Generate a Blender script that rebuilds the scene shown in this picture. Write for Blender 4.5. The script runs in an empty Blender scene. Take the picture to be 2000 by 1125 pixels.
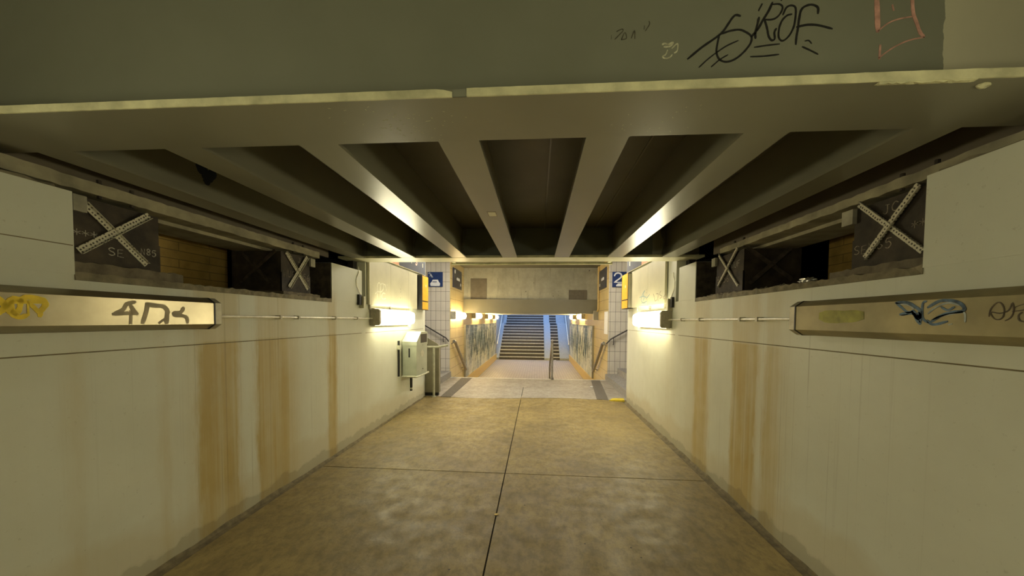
import bpy, bmesh, math, random
from mathutils import Vector, Matrix
random.seed(7)
C = bpy.data.collections.new('scene'); bpy.context.scene.collection.children.link(C)
sc = bpy.context.scene

# ------------------------------------------------------------------ camera, world, exposure
F, CX, CY, H = 701.0, 1000.0, 651.0, 1.65          # focal length and optical centre in a 2000 x 1125 frame, eye height
EXPO, SKY, LAMP, LAMPN, LAMPF, LAMPC = 2.08, 0.8, 9.0, 5.0, 9.0, 23.0
Yv = Vector((50, 25, F)).normalized()
Xv = Vector((9880., -109., -701.)); Xv = (Xv - Yv * Xv.dot(Yv)).normalized()
Zv = Xv.cross(Yv)
if Zv.y < 0: Zv = -Zv
cam = bpy.data.cameras.new('camera'); cam.sensor_width = 36; cam.lens = F / 2000 * 36
cam.shift_y = (CY - 562.5) / 2000; cam.clip_start = 0.05; cam.clip_end = 200
co = bpy.data.objects.new('camera', cam); C.objects.link(co)
right = Vector((Xv.x, Yv.x, Zv.x)); up = Vector((Xv.y, Yv.y, Zv.y)); fwd = Vector((Xv.z, Yv.z, Zv.z))
m = Matrix((right, up, -fwd)).transposed().to_4x4(); m.translation = Vector((0, 0, H)); co.matrix_world = m
sc.camera = co
sc.view_settings.view_transform = 'Standard'; sc.view_settings.look = 'None'
sc.view_settings.gamma = 1; sc.view_settings.use_curve_mapping = False
sc.view_settings.exposure = EXPO
w = bpy.data.worlds.new('sky'); sc.world = w; w.use_nodes = True
bg = w.node_tree.nodes['Background']; bg.inputs[0].default_value = (0.36, 0.55, 1.0, 1); bg.inputs[1].default_value = SKY

# ------------------------------------------------------------------ materials
class NT:
    def __init__(s, name):
        s.m = bpy.data.materials.new(name); s.m.use_nodes = True; s.t = s.m.node_tree
        s.n = s.t.nodes; s.b = s.n['Principled BSDF']
        s.tc = s.n.new('ShaderNodeTexCoord').outputs['Object']
    def link(s, a, b): s.t.links.new(a, b)
    def val(s, sock, v):
        if isinstance(v, (int, float)): sock.default_value = v
        elif isinstance(v, (tuple, list)): sock.default_value = tuple(v) + ((1,) if len(v) == 3 and len(sock.default_value) == 4 else ())
        else: s.link(v, sock)
    def noise(s, scale=5, det=4, rough=.55, vec=None, dist=0, stretch=None):
        v = vec or s.tc
        if stretch:
            mp = s.n.new('ShaderNodeMapping'); mp.inputs['Scale'].default_value = stretch; s.link(v, mp.inputs[0]); v = mp.outputs[0]
        n = s.n.new('ShaderNodeTexNoise'); n.inputs['Scale'].default_value = scale; n.inputs['Detail'].default_value = det
        n.inputs['Roughness'].default_value = rough; n.inputs['Distortion'].default_value = dist; s.link(v, n.inputs['Vector'])
        return n.outputs['Fac']
    def math(s, op, a, b=None, clamp=False):
        n = s.n.new('ShaderNodeMath'); n.operation = op; n.use_clamp = clamp; s.val(n.inputs[0], a)
        if b is not None: s.val(n.inputs[1], b)
        return n.outputs[0]
    def mix(s, f, a, b):
        n = s.n.new('ShaderNodeMix'); n.data_type = 'RGBA'; s.val(n.inputs[0], f); s.val(n.inputs[6], a); s.val(n.inputs[7], b)
        return n.outputs[2]
    def ramp(s, f, stops, interp='LINEAR'):
        n = s.n.new('ShaderNodeValToRGB'); cr = n.color_ramp; cr.interpolation = interp
        while len(cr.elements) < len(stops): cr.elements.new(0.5)
        for e, (p, c) in zip(cr.elements, stops):
            e.position = p; e.color = (c, c, c, 1) if isinstance(c, (int, float)) else tuple(c) + (1,)
        s.link(f, n.inputs[0]); return n.outputs[0]
    def sep(s, v=None):
        n = s.n.new('ShaderNodeSeparateXYZ'); s.link(v or s.tc, n.inputs[0]); return n.outputs
    def comb(s, x=0, y=0, z=0):
        n = s.n.new('ShaderNodeCombineXYZ'); s.val(n.inputs[0], x); s.val(n.inputs[1], y); s.val(n.inputs[2], z); return n.outputs[0]
    def bump(s, h, strength=.3, dist=.01):
        n = s.n.new('ShaderNodeBump'); n.inputs['Strength'].default_value = strength; n.inputs['Distance'].default_value = dist
        s.link(h, n.inputs['Height']); s.link(n.outputs[0], s.b.inputs['Normal'])
    def done(s, col, rough=.6, metal=0, spec=.5):
        s.val(s.b.inputs['Base Color'], col); s.val(s.b.inputs['Roughness'], rough); s.val(s.b.inputs['Metallic'], metal)
        s.b.inputs['Specular IOR Level'].default_value = spec
        return s.m

def plain(name, col, rough=.5, metal=0, spec=.5, var=.12, scale=14, bump=.1):
    t = NT(name); f = t.noise(scale, 5)
    c2 = tuple(max(0, c * (1 - 2.2 * var)) for c in col); c3 = tuple(min(1, c * (1 + var)) for c in col)
    c = t.mix(t.ramp(f, [(.3, 0), (.7, 1)]), c2, c3)
    if bump: t.bump(t.noise(scale * 6, 3), bump, .003)
    return t.done(c, rough, metal, spec)

def emitter(name, col, strength):
    t = NT(name); t.b.inputs['Emission Color'].default_value = tuple(col) + (1,); t.b.inputs['Emission Strength'].default_value = strength
    return t.done((.9, .9, .85), .4)

def wall_paint(name, stops, seamless=False):
    """cream-grey painted concrete with rusty water runs; stops = stain strength along the wall (y in metres)"""
    t = NT(name); xyz = t.sep()
    base = t.mix(t.ramp(t.noise(1.3, 5, .6), [(.35, 0), (.7, 1)]), PAINT_A, PAINT_B)
    fine = t.noise(40, 4, .7)
    base = t.mix(t.ramp(fine, [(.30, .30), (.36, 0)]), base, (.26, .24, .16))
    warp = t.math('MULTIPLY', t.math('SUBTRACT', t.noise(1.0, 5, .75, stretch=(1, 5, 1.1)), .5), .20)
    yy = t.math('ADD', xyz[1], warp)
    u = t.math('DIVIDE', yy, 8.0)
    mask = t.ramp(u, [(max(0, min(1, a / 8.0)), b) for a, b in stops])
    streak = t.ramp(t.noise(1, 5, .65, stretch=(6, 16, .35)), [(.30, .25), (.55, 1)])
    cloud = t.ramp(t.noise(2.2, 4, .6, stretch=(1, 1.4, .7)), [(.3, .7), (.6, 1)])
    mk = t.math('MULTIPLY', t.math('MULTIPLY', mask, cloud), t.math('ADD', t.math('MULTIPLY', streak, .6), .62), True)
    below = t.ramp(t.math('DIVIDE', xyz[2], 4.0), [(.0, 1), (.364, 1), (.368, .6), (.46, .55), (.485, .3), (.5, .12)])
    mk = t.math('MULTIPLY', mk, below, True)
    stain = t.mix(t.noise(3.5, 4), RUST_A, RUST_B)
    col = t.mix(mk, base, stain)
    # thin drip lines everywhere in the wet zone
    dl = t.ramp(t.noise(1, 3, .8, stretch=(4, 42, .25)), [(.60, 0), (.67, .5)])
    wet = t.ramp(u, [(.19, .0), (.26, .25), (.34, 1), (.48, 1), (.56, .3), (.7, .1)])
    col = t.mix(t.math('MULTIPLY', t.math('MULTIPLY', dl, wet), below), col, (.17, .13, .06))
    # dirty foot
    wob = t.math('ADD', xyz[2], t.math('MULTIPLY', t.noise(5, 4), -.22))
    foot = t.ramp(wob, [(.0, .3), (.01, .1), (.03, 0)])
    wob2 = t.math('ADD', xyz[2], t.math('MULTIPLY', t.noise(2.2, 4), -.5))
    col = t.mix(t.ramp(wob2, [(.0, .35), (.12, 0)]), col, (.42, .34, .17))
    col = t.mix(foot, col, (.10, .075, .03))
    t.bump(t.noise(9, 4), .10, .004)
    return t.done(col, t.ramp(t.noise(6, 3), [(.3, .42), (.7, .6)]), 0, .4)

def steel_paint(name, a, b, rough=(.26, .42), chips=True, xpatch=None):
    t = NT(name); c = t.mix(t.ramp(t.noise(2.0, 5, .6), [(.3, 0), (.7, 1)]), a, b)
    if chips:
        k = t.ramp(t.noise(30, 6, .75), [(.70, 0), (.73, 1)]); k = t.math('MULTIPLY', k, t.ramp(t.noise(1.2, 2), [(.55, 0), (.66, 1)]))
        c = t.mix(k, c, (.42, .40, .30))
    if xpatch is not None:
        xs = t.math('ADD', t.sep()[0], t.math('MULTIPLY', t.noise(14, 4), .03))
        c = t.mix(t.math('GREATER_THAN', xs, xpatch), c, t.mix(t.noise(4, 5), (.44, .42, .28), (.34, .33, .22)))
    if xpatch is not None: t.bump(t.noise(5, 3, .5), .05, .004)
    return t.done(c, (rough[0] + rough[1]) / 2, 0, .5)

def tiles(name, plane, a, b, grout, tw, th, rough=.25, mort=.004, off=(0, 0)):
    """plain glazed tiles on a vertical wall; plane 'x' = wall of constant x, 'y' = wall of constant y, 'z' = floor"""
    t = NT(name); s = t.sep()
    u, v = {'x': (s[1], s[2]), 'y': (s[0], s[2]), 'z': (s[0], s[1])}[plane]
    vec = t.comb(t.math('ADD', u, off[0]), t.math('ADD', v, off[1]), 0)
    br = t.n.new('ShaderNodeTexBrick'); br.offset = 0; br.inputs['Scale'].default_value = 1
    br.inputs['Brick Width'].default_value = tw; br.inputs['Row Height'].default_value = th; br.inputs['Mortar Size'].default_value = mort
    br.inputs['Mortar Smooth'].default_value = .1
    t.link(vec, br.inputs['Vector']); br.inputs['Color1'].default_value = a + (1,); br.inputs['Color2'].default_value = b + (1,); br.inputs['Mortar'].default_value = grout + (1,)
    col = t.mix(t.ramp(t.noise(2.2, 4), [(.5, 0), (.75, .35)]), br.outputs[0], tuple(x * .6 for x in a))
    t.bump(t.math('SUBTRACT', 1, br.outputs['Fac']), .5, .003)
    return t.done(col, rough, 0, .5)

def bricks(name, plane, a, b, grout, bw=.23, bh=.085, soot=None):
    t = NT(name); s = t.sep()
    u, v = {'x': (s[1], s[2]), 'y': (s[0], s[2])}[plane]
    br = t.n.new('ShaderNodeTexBrick'); br.inputs['Scale'].default_value = 1
    br.inputs['Brick Width'].default_value = bw; br.inputs['Row Height'].default_value = bh; br.inputs['Mortar Size'].default_value = .004
    t.link(t.comb(u, v, 0), br.inputs['Vector']); br.inputs['Color1'].default_value = a + (1,); br.inputs['Color2'].default_value = b + (1,); br.inputs['Mortar'].default_value = grout + (1,)
    col = t.mix(t.ramp(t.noise(7, 5), [(.45, 0), (.75, .6)]), br.outputs[0], tuple(x * .35 for x in a))
    t.bump(t.math('SUBTRACT', 1, br.outputs['Fac']), .6, .006)
    return t.done(col, .8)

def floor_mat():
    t = NT('worn floor concrete')
    c = t.mix(t.ramp(t.noise(1.4, 8, .7), [(.38, 0), (.62, 1)]), FLOOR_A, FLOOR_B)
    c = t.mix(t.ramp(t.noise(16, 6, .75, stretch=(1, .6, 1)), [(.40, .5), (.56, 0)]), c, FLOOR_D)
    c = t.mix(t.ramp(t.noise(3.2, 5, .6, dist=.4), [(.62, 0), (.72, .35)]), c, FLOOR_D)
    sp = t.n.new('ShaderNodeTexVoronoi'); sp.inputs['Scale'].default_value = 9; sp.inputs['Randomness'].default_value = 1; t.link(t.tc, sp.inputs['Vector'])
    d = t.ramp(sp.outputs['Distance'], [(.05, 1), (.075, 0)])
    d = t.math('MULTIPLY', d, t.ramp(t.noise(5, 2), [(.58, 0), (.62, 1)]))
    c = t.mix(d, c, (.035, .028, .014))
    w = t.ramp(t.noise(95, 3, .6), [(.735, 0), (.75, .8)])
    c = t.mix(t.math('MULTIPLY', w, t.ramp(t.noise(.9, 2), [(.45, 0), (.6, 1)])), c, (.42, .38, .26))
    t.bump(t.noise(22, 6, .7), .45, .006)
    return t.done(c, t.ramp(t.noise(6, 5), [(.3, .42), (.7, .68)]), 0, .45)

def mural_mat(name, seed):
    """white tiles with runs of blue, teal and grey paint, abstract"""
    t = NT(name); s = t.sep(); vec = t.comb(t.math('ADD', s[1], seed), s[2], 0)
    br = t.n.new('ShaderNodeTexBrick'); br.offset = 0; br.inputs['Scale'].default_value = 1
    br.inputs['Brick Width'].default_value = .3; br.inputs['Row Height'].default_value = .15; br.inputs['Mortar Size'].default_value = .006
    t.link(vec, br.inputs['Vector'])
    run = t.noise(1, 5, .7, vec=vec, stretch=(.8, .4, 1))
    c = t.ramp(run, [(.34, (.05, .11, .20)), (.43, (.20, .28, .34)), (.48, (.50, .54, .56)), (.53, (.72, .72, .66)), (.60, (.30, .36, .30)), (.70, (.7, .7, .64))])
    up = t.ramp(t.math('ADD', t.math('DIVIDE', s[2], 3.0), .33), [(.1, 0), (.5, 1)])
    dark = t.ramp(t.noise(1, 6, .8, vec=vec, stretch=(1.6, 2.2, 1)), [(.45, .95), (.50, 0)])
    c = t.mix(t.math('MULTIPLY', dark, up), c, (.05, .09, .11))
    c = t.mix(t.math('MULTIPLY', br.outputs['Fac'], .6), c, (.7, .72, .68))
    return t.done(c, .3, 0, .5)

PAINT_A, PAINT_B = (.585, .60, .495), (.52, .53, .43)
RUST_A, RUST_B = (.35, .25, .075), (.45, .355, .15)
FLOOR_A, FLOOR_B, FLOOR_D = (.29, .22, .082), (.185, .138, .052), (.10, .073, .03)
M = {}
M['wallL'] = wall_paint('left wall paint', [(0, .08), (1.65, .10), (1.72, .28), (1.80, .10), (2.12, .10), (2.18, .38), (2.25, .15), (2.38, .25), (2.43, .95), (2.76, .85), (2.80, .2), (2.86, .04), (2.94, .10), (3.0, .85), (3.3, .8), (3.42, .45), (3.6, .12), (3.98, .12), (4.03, .95), (4.14, .85), (4.22, .1), (4.8, .22), (5.2, .1), (7.5, .05)])
M['wallR'] = wall_paint('right wall paint', [(0, .04), (2.55, .05), (2.72, .22), (2.80, .3), (2.85, .6), (2.97, .75), (3.03, .2), (3.08, .2), (3.12, .85), (3.45, .9), (3.50, .12), (3.9, .1), (3.97, .75), (4.25, .8), (4.33, .25), (4.6, .12), (5.1, .2), (5.5, .1), (7.5, .04)])
M['concrete'] = plain('raw concrete', (.34, .32, .24), .75, var=.25, scale=5, bump=.4)
def lintel_mat():
    t = NT('pocked lintel concrete')
    c = t.mix(t.ramp(t.noise(3, 6, .7), [(.35, 0), (.65, 1)]), (.27, .27, .21), (.36, .355, .28))
    c = t.mix(t.ramp(t.noise(1, 4, .7, stretch=(7, 3, 1.2)), [(.55, 0), (.72, .6)]), c, (.13, .14, .11))
    c = t.mix(t.ramp(t.noise(1, 3, .5, stretch=(11, 5, 8)), [(.70, 0), (.74, .9)]), c, (.07, .07, .06))
    t.bump(t.noise(12, 5), .5, .01); return t.done(c, .8)
M['lintel'] = lintel_mat()
M['patch'] = plain('repair mortar', (.13, .115, .085), .8, var=.08, scale=9)
M['sill'] = plain('dusty ledge concrete', (.22, .19, .12), .85, var=.18, scale=14, bump=.5)
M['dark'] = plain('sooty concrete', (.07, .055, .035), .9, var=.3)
M['void'] = plain('near black masonry', (.02, .017, .012), .95, var=.3)  # near-black surfaces deep in the niches and wall gaps
M['floor'] = floor_mat()
FLOOR_A, FLOOR_B, FLOOR_D = (.34, .315, .27), (.27, .245, .20), (.17, .15, .12)
M['pave'] = floor_mat(); M['pave'].name = 'pale concourse concrete'
M['hairline'] = plain('brown pour joint', (.20, .165, .09), .9)  # brown line along the pour joints
M['groove'] = plain('joint dirt', (.05, .04, .025), .9)
M['gutter'] = plain('gutter mortar', (.15, .12, .06), .85, var=.2, scale=16, bump=.5)
M['steel'] = steel_paint('grey beam paint', (.178, .168, .112), (.157, .147, .097), (.24, .36), chips=False)
M['steel_web'] = steel_paint('grey web paint', (.185, .19, .13), (.16, .165, .11), (.4, .55), chips=False, xpatch=1.475)
M['deck'] = steel_paint('grey deck paint', (.15, .14, .10), (.115, .105, .075), (.4, .6), chips=False)
M['edge_sheen'] = plain('flange paint with painted sheen', (.50, .48, .31), .34, var=.1, scale=5)  # pale colour stands in for the reflected sheen under the far flange
M['edge'] = plain('flaking pale edge paint', (.56, .54, .31), .6, var=.16, scale=9, bump=.5)
M['girder'] = steel_paint('brown girder steel', (.12, .095, .055), (.085, .065, .04), (.5, .7), chips=False)
M['girder_edge'] = plain('pale girder flange', (.30, .27, .17), .7, var=.2, scale=6, bump=.4)
M['tile_side'] = tiles('lamp-yellow side tiles', 'x', (.68, .54, .25), (.65, .51, .23), (.22, .18, .11), 1.2, .29, off=(0, .06))  # same cream tile as the front, with lamp yellow put into its colour
M['tile_front'] = tiles('cream front tiles', 'y', (.62, .58, .50), (.58, .54, .46), (.10, .09, .08), .145, .275, off=(.02, .02))
M['pave_low'] = tiles('lower passage setts', 'z', (.36, .33, .30), (.30, .28, .26), (.19, .165, .155), .11, .11, rough=.45, mort=.008)
M['tactile'] = plain('dark tactile paving', (.15, .135, .115), .8, var=.2, scale=20, bump=.5)
M['muralL'] = mural_mat('left mural tiles', 3.0); M['muralR'] = mural_mat('right mural tiles', 41.0)
M['plinth'] = plain('yellow plinth tiles', (.60, .44, .16), .4, var=.06)
M['step'] = plain('granite step', (.27, .26, .24), .7, var=.15, scale=20)
M['riser'] = plain('dark far riser', (.07, .065, .06), .7)
M['nosing'] = plain('pale nosing strip', (.55, .55, .50), .6)
M['ramp'] = plain('pale ramp concrete', (.29, .32, .33), .7, var=.08)
M['lampmetal'] = plain('lamp end metal', (.46, .43, .33), .5, .2)
M['diffuser'] = emitter('warm glowing diffuser', (1.0, .91, .60), LAMP)
M['diffuser_near'] = emitter('warm glowing diffuser behind', (1.0, .92, .64), LAMPN)
M['diffuser_fill'] = emitter('added fill diffuser', (1.0, .90, .74), LAMPC)  # for the unseen lamps added over the concourse
M['diffuser_low'] = emitter('amber glowing diffuser', (1.0, .76, .38), LAMPF)
M['caseL'] = plain('brushed casing metal', (.40, .35, .235), .34, .85, var=.14, scale=3, bump=.05)
M['caseR'] = plain('dirty casing metal', (.32, .27, .14), .55, .25, var=.16, scale=4, bump=.1)
M['capmetal'] = plain('cast end cap', (.40, .37, .27), .5, .4)
M['conduit'] = plain('galvanised conduit', (.72, .69, .55), .35, .4)
M['steelbar'] = plain('stainless handrail', (.42, .40, .36), .3, .9)
M['ironbar'] = plain('dark iron handrail', (.06, .055, .05), .45, .5)
M['panel'] = plain('cream sheet panel', (.58, .55, .37), .5, var=.05, scale=3)
M['yellow'] = plain('yellow poster', (.80, .42, .02), .5, var=.08)
M['yellowstrip'] = plain('yellow kerb paint', (.62, .48, .02), .6)
M['orange'] = plain('orange sign field', (.75, .27, .05), .5)
M['slate'] = plain('slate blue display', (.06, .068, .085), .75, var=.05)
M['black'] = plain('black', (.012, .012, .012), .5)
M['navy'] = plain('blue enamel sign', (.02, .045, .16), .3, var=.15, scale=8)
M['navy2'] = plain('dark sign face', (.035, .04, .065), .3)
M['white'] = plain('white sign paint', (.75, .77, .78), .5, var=.04)
M['pink_digit'] = plain('pink lettering', (.8, .45, .32), .5, var=.02)
M['cream_digit'] = plain('cream lettering', (.75, .65, .45), .5, var=.02)
M['bin'] = plain('grey green bin enamel', (.38, .41, .31), .38, .2, var=.08, scale=5)
M['binrim'] = plain('pale bin rim', (.50, .50, .37), .4, .2)
M['guard'] = plain('grey sheet steel', (.30, .28, .20), .4, .4, var=.08, scale=5)
M['rust'] = plain('rusty brown plate', (.045, .033, .02), .75, var=.35, scale=8, bump=.5)
M['plinthwood'] = plain('bearing plinth concrete', (.17, .14, .09), .85, var=.18, scale=16, bump=.5)
M['brickL'] = bricks('ochre bricks', 'x', (.46, .30, .075), (.40, .26, .065), (.20, .13, .04), bw=.62, bh=.078)
M['brickD'] = bricks('sooty bricks', 'x', (.06, .045, .03), (.05, .04, .025), (.02, .015, .01))
M['chalk'] = plain('chalk marks', (.42, .40, .32), .8, var=.3, scale=60)
M['chalkd'] = plain('faded chalk marks', (.26, .22, .15), .8, var=.3, scale=60)
M['foil'] = plain('crumpled foil', (.8, .8, .78), .25, .9, bump=.8)
M['litter'] = plain('dry leaf', (.65, .48, .16), .7)
M['g_black'] = plain('black marker paint', (.012, .012, .010), .5, var=.1)
M['g_mural'] = plain('dark teal spray', (.035, .075, .10), .5, var=.2)
M['g_pink'] = plain('faded pink spray', (.46, .25, .18), .7, var=.2, scale=30)
M['g_scratch'] = plain('dark scrawl', (.085, .08, .045), .7, var=.3, scale=60)
M['g_pale'] = plain('pale scrawl', (.48, .47, .30), .7, var=.25, scale=60)
M['g_yellow'] = plain('yellow spray', (.78, .56, .01), .45, var=.1, scale=20)
M['g_grey'] = plain('dull grey spray', (.40, .34, .22), .6, var=.08, scale=20)
M['g_blue'] = plain('blue spray', (.12, .19, .28), .7, var=.35, scale=25)
M['g_paleblue'] = plain('pale blue spray', (.42, .47, .47), .7, var=.25, scale=25)
M['g_dark'] = plain('dark marker', (.10, .075, .045), .7, var=.2, scale=40)
M['g_white'] = plain('white marker', (.80, .78, .60), .6, var=.1)
M['g_bluep'] = plain('pale blue marker', (.34, .44, .42), .6, var=.3, scale=40)
M['g_greyp'] = plain('grey brown marker', (.27, .23, .16), .6, var=.2, scale=40)
M['g_navy'] = plain('navy paint blot', (.008, .014, .03), .5, var=.2)
M['g_lime'] = plain('lime spray', (.33, .31, .04), .6, var=.2, scale=12)
def strip_mat():
    t = NT('perforated white strip')
    vo = t.n.new('ShaderNodeTexVoronoi'); vo.inputs['Scale'].default_value = 52; vo.inputs['Randomness'].default_value = .35; t.link(t.tc, vo.inputs['Vector'])
    d = t.ramp(vo.outputs['Distance'], [(.26, 1), (.34, 0)])
    c = t.mix(d, t.mix(t.noise(20), (.60, .57, .43), (.46, .43, .32)), (.06, .05, .03))
    return t.done(c, .6)
M['strip'] = strip_mat()
M['strip_brown'] = plain('dark brown strip', (.085, .065, .045), .8, var=.3)  # dark brown strips on the near side of the housings

# ------------------------------------------------------------------ mesh helpers
def XL(y): return -2.485 + 0.0135 * y
XR = 1.82
def W(side, y, off, z):                     # point near a passage wall: off metres out of the wall face
    return Vector((XL(y) + off, y, z)) if side == 'L' else Vector((XR - off, y, z))
def nb(): return bmesh.new()
def solid(bm, P):                           # eight corners: bottom ring, top ring
    v = [bm.verts.new(p) for p in P]
    fs = [(0, 1, 2, 3), (7, 6, 5, 4), (0, 4, 5, 1), (1, 5, 6, 2), (2, 6, 7, 3), (3, 7, 4, 0)]
    out = [bm.faces.new([v[i] for i in f]) for f in fs]
    return v
def box(bm, x0, x1, y0, y1, z0, z1):
    return solid(bm, [(x0, y0, z0), (x1, y0, z0), (x1, y1, z0), (x0, y1, z0), (x0, y0, z1), (x1, y0, z1), (x1, y1, z1), (x0, y1, z1)])
def wbox(bm, side, o0, o1, y0, y1, z0, z1):
    a = [W(side, y0, o0, z0), W(side, y0, o1, z0), W(side, y1, o1, z0), W(side, y1, o0, z0)]
    b = [W(side, y0, o0, z1), W(side, y0, o1, z1), W(side, y1, o1, z1), W(side, y1, o0, z1)]
    return solid(bm, a + b)
def loft(bm, rings, cap=True, closed=True):
    R = [[bm.verts.new(p) for p in r] for r in rings]; n = len(R[0])
    for a, b in zip(R, R[1:]):
        for i in range(n if closed else n - 1):
            bm.faces.new((a[i], a[(i + 1) % n], b[(i + 1) % n], b[i]))
    if cap: bm.faces.new(R[0]); bm.faces.new(R[-1])
    return R
def tube(bm, pts, r, seg=12):
    pts = [Vector(p) for p in pts]; rings = []
    for i, p in enumerate(pts):
        d = ((pts[i] - pts[i - 1]) if i else Vector()).normalized() + ((pts[i + 1] - p) if i < len(pts) - 1 else Vector()).normalized()
        d.normalize(); u = d.cross(Vector((0, 0, 1)) if abs(d.z) < .9 else Vector((0, 1, 0))).normalized(); v = d.cross(u)
        rr = r[i] if isinstance(r, (list, tuple)) else r
        rings.append([p + (u * math.cos(a) + v * math.sin(a)) * rr for a in [2 * math.pi * k / seg for k in range(seg)]])
    return loft(bm, rings)
def smooth_pts(pts, n=4):
    P = [Vector(p) for p in pts]
    if len(P) < 3: return P
    out = []
    for i in range(len(P) - 1):
        a, b, c, d = P[max(0, i - 1)], P[i], P[i + 1], P[min(len(P) - 1, i + 2)]
        for k in range(n):
            t = k / n
            out.append(.5 * ((2 * b) + (c - a) * t + (2 * a - 5 * b + 4 * c - d) * t * t + (3 * b - a - 3 * c + d) * t ** 3))
    out.append(P[-1]); return out
def ribbon(bm, pts, width, normal, th=.0012, curve=True):
    """a painted stroke lying on a surface"""
    P = smooth_pts(pts) if curve else [Vector(p) for p in pts]
    n = Vector(normal).normalized(); L = []
    for i, p in enumerate(P):
        d = (P[min(i + 1, len(P) - 1)] - P[max(i - 1, 0)])
        d = d - n * d.dot(n)
        if d.length < 1e-9: d = Vector((0, 0, 1))
        d.normalize(); s = d.cross(n) * width / 2
        if i == 0: p = p - d * width * .35
        if i == len(P) - 1: p = p + d * width * .35
        k = .55 if i in (0, len(P) - 1) else random.uniform(.88, 1.1)
        L.append([p - s * k, p + s * k, p + s * k + n * th, p - s * k + n * th])
    loft(bm, L)
def bev(bm, w=.006, seg=2):
    bmesh.ops.bevel(bm, geom=[e for e in bm.edges if len(e.link_faces) == 2 and e.calc_face_angle(0) > .5], offset=w, segments=seg, affect='EDGES', clamp_overlap=True)
def obj(name, bm, mat, parent=None, smooth=False, label=None):
    bmesh.ops.remove_doubles(bm, verts=bm.verts, dist=1e-6)
    bmesh.ops.recalc_face_normals(bm, faces=bm.faces)
    me = bpy.data.meshes.new(name); bm.to_mesh(me); bm.free(); me.materials.append(mat)
    if smooth:
        for p in me.polygons: p.use_smooth = True
        try: me.set_sharp_from_angle(angle=math.radians(35))
        except Exception: pass
    o = bpy.data.objects.new(name, me); C.objects.link(o)
    if parent is not None:
        o.parent = parent
        q = parent; off = Vector()
        while q is not None: off += Vector(q.location); q = q.parent
        o.location = -off
    if label: o['label'] = label
    return o
def tag(o, label, cat, group=None):
    o['label'] = label; o['category'] = cat
    if group: o['group'] = group
    return o
def thing(name, label, cat, loc=(0, 0, 0), group=None):
    o = bpy.data.objects.new(name, None); C.objects.link(o); o.location = loc; o.empty_display_size = .1
    return tag(o, label, cat, group)
def struct(name, bm, mat, parent=None):
    o = obj(name, bm, mat, parent)
    if parent is None: o['kind'] = 'structure'
    return o
def strokes(name, key, normal, mat, parent, label=None, dw=1.0):
    bm = nb()
    for w_, pts in GRAF[key]: ribbon(bm, pts, w_ * dw, normal)
    return obj(name, bm, mat, parent, label=label)

# a small hand-lettering alphabet: strokes in a unit box
AL = {'S': [[(.9, .9), (.5, 1), (.1, .8), (.3, .55), (.8, .4), (.9, .15), (.5, 0), (.05, .1)]],
      'E': [[(.9, 1), (.15, .95), (.1, .05), (.95, 0)], [(.1, .5), (.75, .52)]],
      'N': [[(.1, 0), (.12, 1), (.85, .05), (.9, 1)]],
      '8': [[(.5, .52), (.15, .75), (.5, 1), (.85, .75), (.5, .52), (.1, .25), (.5, 0), (.9, .25), (.5, .52)]],
      '5': [[(.9, 1), (.25, .97), (.15, .6), (.6, .65), (.9, .35), (.5, 0), (.1, .1)]],
      '6': [[(.8, 1), (.3, .7), (.1, .3), (.4, 0), (.85, .2), (.6, .5), (.15, .35)]],
      'W': [[(.0, 1), (.25, 0), (.5, .75), (.75, 0), (1, 1)]],
      'U': [[(.1, 1), (.1, .2), (.5, 0), (.9, .2), (.9, 1)]],
      'F': [[(.9, 1), (.15, .97), (.12, 0)], [(.12, .52), (.75, .54)]],
      '1': [[(.2, .75), (.55, 1), (.55, 0)]], '3': [[(.1, .9), (.5, 1), (.85, .75), (.45, .52), (.9, .25), (.5, 0), (.1, .1)]],
      '2': [[(.08, .72), (.2, .93), (.5, 1.0), (.82, .9), (.88, .68), (.7, .45), (.35, .22), (.1, .02), (.95, .02)]],
      'C': [[(.9, .85), (.5, 1), (.1, .6), (.2, .15), (.6, 0), (.9, .15)]],
      'J': [[(.4, 1), (.95, .95)], [(.7, .95), (.7, .2), (.4, 0), (.1, .2)]],
      '*': [[(.5, 1), (.5, 0)], [(0, .7), (1, .3)], [(0, .3), (1, .7)]]}
def letters(bm, text, org, uax, vax, normal, h, w, gap=.25, lw=.01, jit=.1):
    u, v = Vector(uax), Vector(vax); x = 0
    for ch in text:
        if ch != ' ':
            j = random.uniform(-jit, jit) * h
            for st in AL[ch]:
                ribbon(bm, [Vector(org) + u * (x + a * w) + v * (b * h + j) for a, b in st], lw, normal, .001, curve=ch not in 'EFN*1W')
        x += w * (1 + gap)
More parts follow.
